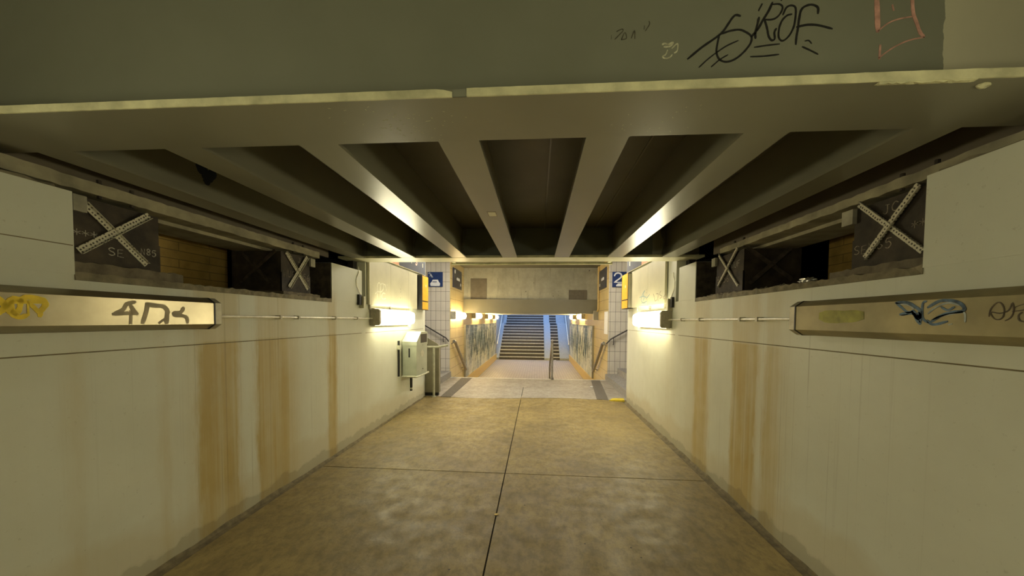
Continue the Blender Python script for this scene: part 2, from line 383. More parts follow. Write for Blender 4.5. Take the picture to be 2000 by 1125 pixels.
GRAF = {
  'tag_black': [[0.0084,[[0.747,1.455,2.801],[0.732,1.455,2.805],[0.719,1.455,2.795],[0.705,1.455,2.774],[0.678,1.455,2.738],[0.612,1.455,2.693],[0.561,1.455,2.652]]],[0.0073,[[0.684,1.455,2.739],[0.712,1.455,2.748],[0.745,1.455,2.751],[0.768,1.455,2.742],[0.788,1.455,2.727],[0.791,1.455,2.71],[0.781,1.455,2.688],[0.754,1.455,2.658],[0.726,1.455,2.64],[0.698,1.455,2.635],[0.675,1.455,2.647],[0.665,1.455,2.671],[0.667,1.455,2.699],[0.673,1.455,2.733]]],[0.0048,[[0.742,1.455,2.711],[0.702,1.455,2.694],[0.669,1.455,2.673],[0.636,1.455,2.649],[0.603,1.455,2.619]]],[0.0048,[[0.706,1.455,2.66],[0.678,1.455,2.644],[0.648,1.455,2.619]]],[0.0084,[[0.824,1.455,2.839],[0.814,1.455,2.819]]],[0.0084,[[0.815,1.455,2.791],[0.81,1.455,2.766],[0.804,1.455,2.735],[0.805,1.455,2.718]]],[0.0083,[[0.861,1.455,2.843],[0.849,1.455,2.814],[0.83,1.455,2.782],[0.812,1.455,2.749],[0.791,1.455,2.724]]],[0.0061,[[0.862,1.455,2.837],[0.886,1.455,2.837],[0.898,1.455,2.826],[0.893,1.455,2.806],[0.877,1.455,2.788],[0.858,1.455,2.782],[0.833,1.455,2.784]]],[0.0073,[[0.836,1.455,2.781],[0.845,1.455,2.753],[0.852,1.455,2.722],[0.863,1.455,2.707],[0.874,1.455,2.712],[0.872,1.455,2.735],[0.878,1.455,2.748]]],[0.0078,[[0.888,1.455,2.864],[0.893,1.455,2.851]]],[0.0067,[[0.913,1.455,2.859],[0.917,1.455,2.854]]],[0.0067,[[0.901,1.455,2.799],[0.911,1.455,2.822],[0.928,1.455,2.83],[0.944,1.455,2.821],[0.945,1.455,2.784],[0.939,1.455,2.748],[0.923,1.455,2.718],[0.902,1.455,2.703],[0.888,1.455,2.717],[0.889,1.455,2.751],[0.899,1.455,2.778],[0.915,1.455,2.794],[0.931,1.455,2.798]]],[0.0077,[[1.024,1.455,2.797],[1.023,1.455,2.817],[1.006,1.455,2.828],[0.985,1.455,2.827],[0.966,1.455,2.814],[0.959,1.455,2.784],[0.955,1.455,2.742],[0.951,1.455,2.714],[0.95,1.455,2.689]]],[0.0078,[[0.952,1.455,2.751],[0.987,1.455,2.757],[1.025,1.455,2.754],[1.075,1.455,2.739]]],[0.0056,[[0.803,1.455,2.684],[0.847,1.455,2.689],[0.891,1.455,2.692]]],[0.0056,[[0.79,1.455,2.65],[0.837,1.455,2.65],[0.89,1.455,2.654]]],[0.0045,[[0.983,1.455,2.699],[0.995,1.455,2.7],[1.005,1.455,2.689]]],[0.0056,[[0.974,1.455,2.678],[1.002,1.455,2.664],[1.029,1.455,2.649]]]],
  'tag_pink': [[0.0168,[[1.223,1.455,2.881],[1.226,1.455,2.839],[1.23,1.455,2.786],[1.234,1.455,2.724]]],[0.0046,[[1.236,1.455,2.723],[1.27,1.455,2.75],[1.308,1.455,2.763],[1.352,1.455,2.769]]],[0.0125,[[1.343,1.455,2.875],[1.347,1.455,2.833],[1.353,1.455,2.78],[1.365,1.455,2.748],[1.378,1.455,2.713],[1.391,1.455,2.696]]],[0.005,[[1.393,1.455,2.694],[1.343,1.455,2.685],[1.304,1.455,2.669],[1.274,1.455,2.651],[1.242,1.455,2.626]]],[0.0127,[[1.245,1.455,2.669],[1.244,1.455,2.626]]],[0.0105,[[1.281,1.455,2.811],[1.285,1.455,2.796]]]],
  'tag_scratch': [[0.0031,[[0.292,1.455,2.766],[0.311,1.455,2.774],[0.316,1.455,2.768],[0.303,1.455,2.754],[0.286,1.455,2.737]]],[0.0031,[[0.31,1.455,2.734],[0.323,1.455,2.761],[0.329,1.455,2.739],[0.31,1.455,2.734]]],[0.0037,[[0.348,1.455,2.739],[0.359,1.455,2.766],[0.361,1.455,2.737]]],[0.0031,[[0.396,1.455,2.782],[0.395,1.455,2.77]]],[0.003,[[0.413,1.455,2.798],[0.415,1.455,2.787],[0.4,1.455,2.763]]],[0.0024,[[0.272,1.455,2.752],[0.272,1.455,2.738]]]],
  'tag_pale': [[0.0068,[[0.465,1.455,2.709],[0.472,1.455,2.713],[0.487,1.455,2.709],[0.504,1.455,2.715],[0.494,1.455,2.702],[0.472,1.455,2.7]]],[0.0047,[[0.501,1.455,2.694],[0.521,1.455,2.71],[0.52,1.455,2.684],[0.51,1.455,2.676]]],[0.0047,[[0.484,1.455,2.687],[0.478,1.455,2.672],[0.466,1.455,2.664],[0.476,1.455,2.657],[0.493,1.455,2.66],[0.502,1.455,2.67]]]],
  'tag_yellow': [[0.0165,[[-2.334,1.404,1.727],[-2.334,1.417,1.702],[-2.334,1.434,1.674],[-2.333,1.448,1.654],[-2.333,1.467,1.645],[-2.333,1.483,1.653]]],[0.0165,[[-2.334,1.395,1.66],[-2.334,1.402,1.666],[-2.334,1.418,1.683],[-2.334,1.43,1.71],[-2.333,1.449,1.729],[-2.333,1.469,1.726],[-2.333,1.488,1.737],[-2.333,1.517,1.735],[-2.332,1.539,1.73],[-2.332,1.549,1.718],[-2.332,1.549,1.701],[-2.332,1.531,1.671]]],[0.0129,[[-2.334,1.441,1.716],[-2.334,1.441,1.684],[-2.333,1.45,1.656]]],[0.0131,[[-2.333,1.469,1.726],[-2.333,1.466,1.691],[-2.333,1.457,1.659]]],[0.01,[[-2.333,1.492,1.719],[-2.333,1.492,1.657]]],[0.0134,[[-2.333,1.504,1.702],[-2.332,1.52,1.679],[-2.332,1.531,1.666],[-2.332,1.53,1.652]]],[0.0211,[[-2.333,1.449,1.713],[-2.332,1.541,1.718]]]],
  'tag_grey': [[0.0195,[[-2.327,1.927,1.738],[-2.328,1.887,1.723],[-2.328,1.868,1.691],[-2.328,1.823,1.666]]],[0.0203,[[-2.328,1.823,1.666],[-2.328,1.876,1.671],[-2.327,1.938,1.671]]],[0.0211,[[-2.327,1.908,1.714],[-2.327,1.92,1.689],[-2.327,1.935,1.67]]],[0.0247,[[-2.327,1.907,1.679],[-2.327,1.904,1.618]]],[0.0218,[[-2.326,1.966,1.618],[-2.326,1.984,1.673],[-2.326,1.996,1.728]]],[0.0256,[[-2.326,1.992,1.728],[-2.325,2.04,1.721],[-2.325,2.087,1.717],[-2.325,2.108,1.691],[-2.325,2.106,1.668],[-2.325,2.101,1.617]]],[0.0228,[[-2.325,2.062,1.618],[-2.325,2.092,1.641]]],[0.0222,[[-2.323,2.21,1.712],[-2.323,2.193,1.685],[-2.324,2.15,1.678],[-2.324,2.157,1.663],[-2.323,2.205,1.661],[-2.323,2.231,1.647],[-2.323,2.235,1.619]]]],
  'tag_blue': [[0.0135,[[1.688,1.83,1.754],[1.688,1.782,1.749],[1.688,1.74,1.724],[1.688,1.722,1.705],[1.688,1.718,1.66]]],[0.0106,[[1.688,1.829,1.747],[1.688,1.799,1.721],[1.688,1.775,1.702],[1.688,1.753,1.706]]],[0.0143,[[1.688,1.807,1.693],[1.688,1.752,1.697],[1.688,1.733,1.669],[1.688,1.719,1.651]]],[0.0098,[[1.688,1.699,1.763],[1.688,1.711,1.741],[1.688,1.713,1.71],[1.688,1.708,1.673],[1.688,1.686,1.655]]],[0.0124,[[1.688,1.689,1.722],[1.688,1.65,1.745],[1.688,1.616,1.751],[1.688,1.579,1.739],[1.688,1.557,1.717],[1.688,1.563,1.701],[1.688,1.598,1.698],[1.688,1.635,1.686],[1.688,1.674,1.66]]],[0.0111,[[1.688,1.69,1.664],[1.688,1.665,1.647],[1.688,1.615,1.66]]],[0.0185,[[1.688,1.753,1.706],[1.688,1.725,1.673],[1.688,1.726,1.696]]],[0.0086,[[1.688,1.637,1.72],[1.688,1.614,1.707],[1.688,1.592,1.719]]]],
  'tag_pale_blue': [[0.0067,[[1.688,1.815,1.744],[1.688,1.772,1.735],[1.688,1.749,1.717]]],[0.0071,[[1.688,1.688,1.695],[1.688,1.657,1.721],[1.688,1.611,1.738],[1.688,1.575,1.726]]],[0.007,[[1.688,1.666,1.669],[1.688,1.635,1.684],[1.688,1.591,1.694],[1.688,1.556,1.697],[1.688,1.551,1.66]]],[0.0067,[[1.688,1.802,1.689],[1.688,1.775,1.692]]],[0.0059,[[1.688,1.607,1.647],[1.688,1.596,1.65]]]],
  'tag_dark': [[0.0042,[[1.688,1.476,1.68],[1.688,1.472,1.707],[1.688,1.457,1.729],[1.688,1.443,1.728],[1.688,1.433,1.705],[1.688,1.435,1.679],[1.688,1.446,1.668],[1.688,1.461,1.672],[1.688,1.471,1.695],[1.688,1.444,1.691],[1.688,1.421,1.701],[1.688,1.411,1.727],[1.688,1.407,1.697],[1.688,1.414,1.675],[1.688,1.428,1.664]]],[0.004,[[1.688,1.41,1.697],[1.688,1.385,1.7],[1.688,1.372,1.705]]],[0.004,[[1.688,1.405,1.712],[1.688,1.378,1.723]]],[0.0047,[[1.688,1.385,1.693],[1.688,1.393,1.682],[1.688,1.389,1.664],[1.688,1.37,1.659]]]],
  'panel_white': [[0.0143,[[-2.374,5.127,2.223],[-2.374,5.144,2.153]]],[0.0194,[[-2.373,5.177,1.954],[-2.373,5.178,2.083],[-2.373,5.188,2.165],[-2.372,5.242,2.195],[-2.372,5.287,2.158],[-2.372,5.277,2.067]]],[0.0191,[[-2.374,5.116,2.022],[-2.373,5.187,2.06],[-2.371,5.313,2.062]]],[0.0197,[[-2.372,5.276,1.96],[-2.372,5.281,2.141],[-2.371,5.333,2.192],[-2.37,5.399,2.178],[-2.371,5.37,2.1],[-2.372,5.295,2.06]]],[0.015,[[-2.37,5.371,2.183],[-2.369,5.448,2.182],[-2.369,5.486,2.097]]],[0.0203,[[-2.369,5.446,2.047],[-2.371,5.37,2.05],[-2.371,5.322,1.996],[-2.371,5.369,1.958],[-2.369,5.465,1.976]]],[0.012,[[-2.369,5.517,2.198],[-2.368,5.527,2.177]]]],
  'panel_blue': [[0.025,[[1.778,6.151,2.16],[1.778,6.265,2.112],[1.778,6.339,2.023],[1.778,6.214,1.959],[1.778,6.026,1.983]]],[0.0191,[[1.778,6.446,2.065],[1.778,6.223,2.074],[1.778,6.03,2.039],[1.778,5.89,2.084]]],[0.0184,[[1.778,6.215,1.97],[1.778,6.437,1.946]]],[0.0322,[[1.778,6.225,2.109],[1.778,6.181,2.037],[1.778,6.237,2.006]]]],
  'panel_grey': [[0.0095,[[1.778,5.702,2.076],[1.778,5.65,2.025],[1.778,5.614,1.961],[1.778,5.521,1.976]]],[0.0092,[[1.778,5.574,2.067],[1.778,5.465,2.054],[1.778,5.491,1.995],[1.778,5.458,1.952]]],[0.0088,[[1.778,5.35,2.094],[1.778,5.42,2.05],[1.778,5.316,2.013],[1.778,5.401,1.979]]],[0.0087,[[1.778,5.231,1.998],[1.778,5.179,2.037],[1.778,5.136,1.992],[1.778,5.229,1.969],[1.778,5.26,2.01]]]],
}
# ------------------------------------------------------------------ floor
XFL, XFR = -2.375, 1.745                    # edges of the cast floor slabs
f = nb()
for (x0, x1) in ((XFL, -.339), (-.327, XFR)):
    for (y0, y1) in ((-5, -1.6), (-1.592, 3.794), (3.806, 7.45)):
        b = nb(); box(b, x0, x1, y0, y1, -.12, 0); bev(b, .004, 1)
        me = bpy.data.meshes.new('t'); b.to_mesh(me); b.free(); f.from_mesh(me); bpy.data.meshes.remove(me)
fl = struct('floor', f, M['floor'])
b = nb(); box(b, -2.62, 2.05, -5, 7.45, -.3, -.012); obj('joint_bed', b, M['groove'], fl)
def gutter(side):
    b = nb(); n = 90; rings = []
    xe = XFL if side == 'L' else XFR
    for i in range(n + 1):
        y = -5 + 12.5 * i / n; xw = W(side, y, -.01, 0).x; s = 1 if side == 'L' else -1
        h = .012 + random.uniform(-.006, .012); k = random.uniform(.012, .022)
        rings.append([(xw, y, -.05), (xw, y, h + .012), (xw + s * k, y, h), (xw + s * (k + .012), y, -.004), (xe - s * .006, y, -.010), (xe - s * .006, y, -.05)])
    loft(b, rings); return obj('gutter_mortar', b, M['gutter'], fl)
gutter('L'); gutter('R')
b = nb()
for (x0, x1, y0, y1) in ((-6, -.339, 7.45, 8.8), (-.327, 6, 7.45, 8.8), (-6, 6, 8.808, 10.15)):
    n = 40; v0 = []
    if y0 < 8:                              # wavy pour edge against the brown passage floor
        rings = []
        for i in range(n + 1):
            x = x0 + (x1 - x0) * i / n; ye = 7.56 + .10 * math.sin(x * 1.7 + .6) + random.uniform(-.02, .02); ye = max(ye, 7.451)
            rings.append([(x, ye, -.12), (x, y1, -.12), (x, y1, -.001), (x, ye, .002)])
        loft(b, rings)
    else: box(b, x0, x1, y0, y1, -.12, -.001)
struct('floor', b, M['pave'])
b = nb(); box(b, -2.62, 2.1, 7.45, 7.75, -.12, -.003); obj('brown_fill', b, M['floor'], bpy.data.objects['floor.001'])
b = nb(); box(b, -2.6, 2.1, 10.06, 10.15, -.12, 0.004); obj('edge_nosing', b, M['nosing'], bpy.data.objects['floor.001'])
b = nb(); box(b, -2.6, 2.1, 11.0, 21.4, -.85, -.7); struct('floor', b, M['pave_low'])
# steps from the concourse down to the lower passage
t = thing('stair_flight', 'short flight of grey steps going down into the lower tiled passage', 'stairs', (0, 10.15, -.7))
for k in range(3):
    b = nb(); box(b, -2.49, 1.94, 10.15 + .29 * k, 10.15 + .29 * (k + 1), -.7, -.175 * (k + 1)); bev(b, .006, 1); obj('step', b, M['step'], t)

# ------------------------------------------------------------------ passage walls with the bearing niches
NICHE = {'L': (1.75, 4.09, 1.875, 2.31), 'R': (1.845, 4.31, 1.915, 2.345)}
ZJ = {'L': 1.455, 'R': 1.475}
def wall(side):
    y0, y1, zs, zt = NICHE[side]; b = nb(); zj = ZJ[side]
    # below the joint, above the joint
    wbox(b, side, -.25, 0, -5, 7.37, -.3, zj - .0035)
    wbox(b, side, -.25, -.001, -5, 7.37, zj + .0035, zs)
    wbox(b, side, -.25, .003, -5, y0, zs, zt)
    wbox(b, side, -.25, .003, y1, 4.80, zs, zt)
    o = struct('wall_left' if side == 'L' else 'wall_right', b, M['wall' + side])
    b = nb(); wbox(b, side, -.25, -.004, -5, 7.36, zj - .0035, zj + .0035); obj('pour_joint', b, M['hairline'], o)
    b = nb(); wbox(b, side, -.25, 0, 4.90, 7.37, zs + .002, 3.4); obj('upper_wall', b, M['wall' + side], o)
    # pour joint in the upper near part
    b = nb(); n = 60; rings = []
    for i in range(n + 1):
        y = y0 + (y1 - y0) * i / n; h = zs + .006 + random.uniform(0, .012)
        rings.append([W(side, y, -.9, zs - .05), W(side, y, .006 + random.uniform(-.004, .008), zs - .03), W(side, y, .004 + random.uniform(-.006, .004), h), W(side, y, -.9, h + .004)])
    loft(b, rings); obj('niche_ledge', b, M['sill'], o)
    # niche back: masonry pier then black void
    s = -1 if side == 'L' else 1; xb = -3.3 if side == 'L' else 2.7; lr = 'left' if side == 'L' else 'right'
    xo = W(side, 3, -.26, 0).x; xv = xb + s * 1.6
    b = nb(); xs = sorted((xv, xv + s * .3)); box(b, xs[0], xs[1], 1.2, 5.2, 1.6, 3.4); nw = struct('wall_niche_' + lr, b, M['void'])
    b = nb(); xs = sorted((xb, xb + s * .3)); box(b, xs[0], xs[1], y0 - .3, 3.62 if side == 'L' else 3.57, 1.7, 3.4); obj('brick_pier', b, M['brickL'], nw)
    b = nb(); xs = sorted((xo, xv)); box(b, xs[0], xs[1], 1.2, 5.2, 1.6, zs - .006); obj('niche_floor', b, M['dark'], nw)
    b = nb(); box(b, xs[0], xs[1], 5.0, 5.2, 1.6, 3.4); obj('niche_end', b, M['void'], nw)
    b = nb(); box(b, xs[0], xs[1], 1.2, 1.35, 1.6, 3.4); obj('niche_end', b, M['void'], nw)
    # rough reveal block at the far end of the niche
    b = nb(); wbox(b, side, -.42, -.006, y1 - .006, y1 + .05, zs, zt - .003); obj('niche_reveal', b, M['dark'], o)
    # low loose mortar along the wall head
    b = nb(); rings = []; yy = -1.0
    while yy < y0 - .02:
        rings.append([W(side, yy, -.2, zt - .01), W(side, yy, -.01, zt - .01), W(side, yy, -.02 + random.uniform(-.02, .01), zt + .012 + random.uniform(0, .018)), W(side, yy, -.2, zt + .02)]); yy += .06
    loft(b, rings); obj('wall_head_mortar', b, M['sill'], o)
    return o
wl = wall('L'); wr = wall('R')
b = nb(); wbox(b, 'L', -.002, .0045, -1, 1.745, 2.024, 2.029); obj('pour_joint', b, M['hairline'], wl)
# end wall well behind the camera, outer shell, roof
b = nb(); box(b, -3, 2.4, -5.2, -5, -.3, 3.4); struct('wall_back', b, M['wallR'])
b = nb(); box(b, -6, 6, -5.2, 12.2, 3.4, 3.6); struct('ceiling', b, M['deck'])
b = nb(); box(b, -6, -2.75, -5.2, 1.2, 2.0, 3.4); struct('wall_outer_left', b, M['dark'])
b = nb(); box(b, 2.1, 6, -5.2, 1.2, 2.0, 3.4); struct('wall_outer_right', b, M['dark'])

# ------------------------------------------------------------------ steel deck
def flange_ring(y, x0, x1, z0, z1): return [(x0, y, z0), (x1, y, z0), (x1, y, z1), (x0, y, z1)]
def cross_girder(y0, y1, label, near):
    t = thing('cross_girder', label, 'beam', (0, (y0 + y1) / 2, 2.45))
    ym = (y0 + y1) / 2; x0, x1 = (-2.64, 2.04)
    b = nb(); box(b, x0, x1, y0 + .002, y1, 2.45, 2.476); obj('bottom_flange', b, M['steel'] if near else M['edge_sheen'], t)
    # pale edge strip with its painted-over gap
    segs = [(x0, -.315), (-.262, x1)] if near else [(x0, x1)]
    b = nb()
    for a, c in segs:
        n = max(2, int((c - a) / .03)); rings = []
        for i in range(n + 1):
            x = a + (c - a) * i / n; r1, r2 = random.uniform(-.0005, .0004), random.uniform(-.0008, .0003)
            zt_ = 2.4775 + r1
            if near and a == x0 and i >= n - 1: zt_ = 2.466 if i == n else 2.474
            ro = .004 if (near and 1.0 < x < 1.45) else 0
            rings.append([(x, y0 - .003, 2.449 + r2 - random.uniform(0, ro)), (x, y0 - .003, zt_ + random.uniform(0, ro / 2)), (x, y0 + .003, zt_), (x, y0 + .003, 2.449 + r2)])
        loft(b, rings)
    obj('flange_edge', b, M['edge'], t, label='pale yellowish flaking edge of the flange')
    if near:
        b = nb(); box(b, -.315, -.262, y0, y0 + .004, 2.45, 2.476); obj('overpainted_gap', b, M['steel_web'], t)
    b = nb(); box(b, x0, x1, ym - .008, ym + .008, 2.474, 3.395); obj('web', b, M['steel_web'], t)
    if not near:
        b = nb(); box(b, -1.23, 1.02, 5.06, 5.10, 2.435, 2.462); obj('hanging_strip', b, M['edge'], t)
        b = nb(); box(b, -1.2, -1.16, 4.92, 5.07, 2.450, 2.456); obj('strip_hanger', b, M['edge'], t)
        b = nb(); box(b, .95, .99, 4.92, 5.07, 2.450, 2.456); obj('strip_hanger', b, M['edge'], t)
    return t
cg = cross_girder(1.30, 1.615, 'near grey cross beam overhead with black and pink graffiti and a pale lower edge', True)
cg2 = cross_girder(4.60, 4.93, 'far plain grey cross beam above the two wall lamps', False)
# the graffiti sits on the front of the near web (web front at y 1.4495)
def shift(key, ax, d):
    for s_ in GRAF[key]:
        for p in s_[1]: p[ax] += d
for k in ('tag_black', 'tag_pink', 'tag_scratch', 'tag_pale'): shift(k, 1, 1.4495 - 1.455)
strokes('graffiti_tag', 'tag_black', (0, -1, 0), M['g_black'], cg, 'black marker tag with double underline')
strokes('graffiti_tag', 'tag_pink', (0, -1, 0), M['g_pink'], cg, 'pink zigzag arrow outline')
sx = strokes('graffiti_tag', 'tag_scratch', (0, -1, 0), M['g_scratch'], cg, 'faint dark scrawl')
strokes('graffiti_tag', 'tag_pale', (0, -1, 0), M['g_pale'], cg, 'small pale rubbed scrawl')
b = nb()
for i in range(90):
    x, y = random.gauss(-.56, .10), random.uniform(1.34, 1.60)
    if i > 70: x = random.gauss(.45, .1)
    l = random.uniform(.002, .010) * (1 if i % 4 else 2); a_ = random.uniform(0, 3.1); ribbon(b, [(x, y, 2.4502), (x + l * math.cos(a_), y + l * math.sin(a_) * .6, 2.4502)], random.uniform(.001, .003), (0, 0, -1), .0008)
pc = obj('paint_chips', b, M['edge'], cg, label='scatter of pale paint chips'); pc['kind'] = 'stuff'
# drip of mortar under the right end
b = nb(); rings = []
for i in range(24):
    x = 1.12 + .30 * i / 23; rings.append([(x, 1.30, 2.4515), (x, 1.30, 2.444 + random.uniform(-.004, .003)), (x, 1.312, 2.446 + random.uniform(-.003, .002)), (x, 1.325, 2.4515)])
loft(b, rings); obj('mortar_smear', b, M['edge'], cg)
b = nb(); bmesh.ops.create_icosphere(b, subdivisions=2, radius=.018)
for v in b.verts: v.co = Vector((v.co.x * 1.2 + 1.475, v.co.y * .7 + 1.335, v.co.z * .5 + 2.447)) + Vector([random.uniform(-.003, .003)] * 3)
obj('mortar_blob', b, M['edge'], cg)

ordn = ['leftmost', 'second from left', 'third from left', 'middle one left of the centre bay', 'first one right of the centre bay', 'second from right', 'rightmost']
SX = [-2.355, -1.685, -1.015, -.362, .295, .955, 1.62]
def stringer():
    t = thing('stringer_beam', '', 'beam', (0, 3.1, 2.45), 'lengthwise stringer beams under the bridge deck')
    b = nb(); box(b, -.092, .092, 1.615, 4.60, 2.45, 2.464); bev(b, .0025, 2); obj('bottom_flange', b, M['steel'], t)
    b = nb(); box(b, -.006, .006, 1.467, 4.755, 2.464, 2.858); obj('web', b, M['steel'], t)
    b = nb()
    for s in (-1, 1):                       # gusset at the far end
        v = [(s * .006, 4.75, 2.50), (s * .006, 4.75, 2.85), (s * .07, 4.75, 2.85), (s * .07, 4.75, 2.78), (s * .03, 4.75, 2.66), (s * .05, 4.75, 2.50)]
        loft(b, [v, [(x, y - .012, z) for x, y, z in v]])
    obj('end_gusset', b, M['steel'], t)
    return t
st0 = stringer()
for i, x in enumerate(SX):
    if i == 0: o = st0
    else:
        o = st0.copy(); C.objects.link(o)
        for ch in list(st0.children):
            c = ch.copy(); C.objects.link(c); c.parent = o
    o.location.x = x
    o['label'] = 'grey lengthwise beam under the deck, ' + ordn[i]
bpy.context.view_layer.update()
# paint blot on the leftmost stringer, sticker on the middle one
def child_world(name, bm, mat, parent, label=None):
    return obj(name, bm, mat, parent, label=label)
b = nb()
for cy, cz, ry, rz in ((2.385, 2.695, .045, .05), (2.43, 2.655, .05, .045), (2.47, 2.69, .03, .045), (2.42, 2.62, .03, .03)):
    ring = [(cy + ry * math.cos(a) * random.uniform(.85, 1.1), cz + rz * math.sin(a) * random.uniform(.85, 1.1)) for a in [2 * math.pi * k / 18 for k in range(18)]]
    loft(b, [[(x, y, z) for y, z in ring] for x in (-2.3489, -2.3478 + random.uniform(0, .0004))])
sts = [o for o in C.objects if o.name.startswith('stringer_beam')]
child_world('paint_blot', b, M['g_navy'], [o for o in sts if abs(o.location.x - SX[0]) < .01][0], 'dark blue paint blot')
b = nb(); box(b, -.385, -.315, 2.66, 2.78, 2.4485, 2.4502); 
st3 = [o for o in sts if abs(o.location.x - SX[3]) < .01][0]
child_world('sticker_backing', b, M['g_greyp'], st3)
b = nb(); box(b, -.377, -.323, 2.672, 2.768, 2.4475, 2.4487); child_world('sticker', b, M['panel'], st3, 'small pale sticker')
# deck plate between and above
b = nb(); box(b, -2.645, 2.045, 1.47, 4.75, 2.86, 2.9)
dk = obj('deck_plate', b, M['deck']); tag(dk, 'dark grey steel deck plate closing the bays above the stringer beams', 'bridge deck')
for x in (-2.02, -1.35, -.69, -.03, .63, 1.29):
    b = nb(); box(b, x + .10, x + .112, 1.47, 4.75, 2.852, 2.861); obj('weld_seam', b, M['steel'], dk)

def main_girder(side):
    s = -1 if side == 'L' else 1; xi = -2.55 if side == 'L' else 1.95
    z0, z1 = (2.352, 2.425) if side == 'L' else (2.382, 2.44)
    t = thing('main_girder', 'heavy brown edge girder with pale bottom flange above the ' + ('left' if side == 'L' else 'right') + ' wall niche', 'beam', (xi, 2.5, z0))
    def sbox(b, a, c, y0, y1, za, zb): x = sorted((xi + s * a, xi + s * c)); box(b, x[0], x[1], y0, y1, za, zb)
    b = nb(); n = 100; rings = []
    for i in range(n + 1):
        y = -.6 + 4.65 * i / n; j = random.uniform(-.004, .004)
        rings.append([(xi + j, y, z0 + random.uniform(-.003, .005)), (xi + j, y, z1 - .002 + random.uniform(-.004, .002)), (xi + s * .6, y, z1), (xi + s * .6, y, z0)])
    loft(b, rings); obj('bottom_flange', b, M['girder_edge'], t)
    b = nb(); sbox(b, .16, .5, -.6, 4.05, z0 - .028, z0 - .001); obj('cover_plate', b, M['girder_edge'], t)
    b = nb(); sbox(b, .10, .13, -.6, 4.4, z1 - .002, 3.395); obj('web', b, M['girder'], t)
    for y in (1.95, 2.12, 3.62, 3.78):
        b = nb(); tube(b, [(xi + s * .015, y, z0 - .012), (xi + s * .015, y, z1 + .022)], .011, 8)
        obj('anchor_bolt', b, M['rust'], t)
    return t
main_girder('L'); main_girder('R')

# ------------------------------------------------------------------ bearing boxes in the niches
def strip_between(name, a, b_, width, normal, mat, parent, lift=.0):
    a, b_, n = Vector(a), Vector(b_), Vector(normal); d = (b_ - a); L = d.length; d.normalize(); s = d.cross(n).normalized()
    bm = nb(); hw = width / 2
    box(bm, 0, L, -hw, hw, 0, .004)
    box(bm, 0, L, -hw, -hw + .003, 0, .016)        # angle iron lip
    bmesh.ops.recalc_face_normals(bm, faces=bm.faces)
    me = bpy.data.meshes.new(name); bm.to_mesh(me); bm.free(); me.materials.append(mat)
    o = bpy.data.objects.new(name, me); C.objects.link(o); o.parent = parent
    mt = Matrix((d, s, n)).transposed().to_4x4(); mt.translation = a + n * lift - Vector(parent.location); o.matrix_local = mt
    return o
def bearing(side, y0, y1, zb, zt, label, face_strips, side_strips=None, texts=(), wide=.034):
    s = -1 if side == 'L' else 1; xf = -2.56 if side == 'L' else 1.96; depth = .52
    zs = NICHE[side][2] + .008
    t = thing('bearing_housing', label, 'bearing housing', (xf + s * depth / 2, (y0 + y1) / 2, zs), 'bearing housings in the wall niches')
    xs = sorted((xf, xf + s * depth)); nrm = (-s, 0, 0)
    zm = zb + (zt - zb) * .48
    b = nb(); box(b, xs[0], xs[1], y0, y1, zb, zt); obj('housing_plate', b, M['rust'], t)
    b = nb(); x = sorted((xf - s * .008, xf + s * .01)); box(b, x[0], x[1], y0, y1, zb, zm); bev(b, .002, 1); obj('lower_plate', b, M['rust'], t)
    b = nb(); x = sorted((xf - s * .045, xf + s * depth)); rings = []
    ya, yb_ = y0 - .03, y1 + .12
    for i in range(20):
        y = ya + (yb_ - ya) * i / 19; rings.append([(x[0], y, zs - .004), (x[1], y, zs - .004), (x[1], y, zb + random.uniform(-.006, .004)), (x[0], y, zb + random.uniform(-.008, .004))])
    loft(b, rings); obj('plinth', b, M['plinthwood'], t)
    for i, (p, q) in enumerate(face_strips):
        xo = xf - s * .0085
        strip_between('cross_strip', (xo, p[0], p[1]), (xo, q[0], q[1]), wide * (1.15 if i else 1), nrm, M['strip'], t, .001 + .005 * i)
    for i, (p, q) in enumerate(side_strips or ()):
        strip_between('side_cross_strip', (p[0], y0, p[1]), (q[0], y0, q[1]), wide, (0, -1, 0), M['strip_brown'], t, .001 + .005 * i)
    for txt, y, z, h, w_, mk in texts:
        xo = xf - s * .0082 if z < zm else xf
        u = (0, 1, 0) if side == 'L' else (0, -1, 0)
        for q, ch in enumerate(txt):        # each chalk character is a part
            if ch == ' ': continue
            b = nb(); letters(b, ch, (xo, y + u[1] * q * w_ * 1.3, z), u, (0, 0, 1), nrm, h, w_, .3, .0055)
            obj('chalk_star' if ch == '*' else 'chalk_character', b, mk, t)
    # small bracket at the upper corner
    yb = y0 + .005 if side == 'L' and y0 < 3 else y1 - .0
    b = nb(); x = sorted((xf - s * .03, xf - s * .004)); box(b, x[0], x[1], yb - (.0 if y0 < 3 and side == 'L' else .02), yb + .06, zt - .09, zt + .0); bev(b, .003, 1); obj('corner_bracket', b, M['concrete'], t)
    return t
bearing('L', 1.80, 2.27, 1.955, 2.322, 'nearer dark bearing housing in left wall niche with white perforated X and chalk letters',
        [((1.86, 2.29), (2.18, 1.99)), ((2.20, 2.315), (1.83, 2.015))], None,
        [('***', 1.815, 2.105, .032, .03, M['chalk']), ('SE', 1.975, 2.02, .045, .034, M['chalk']), ('N85', 2.15, 2.055, .04, .026, M['chalk'])])
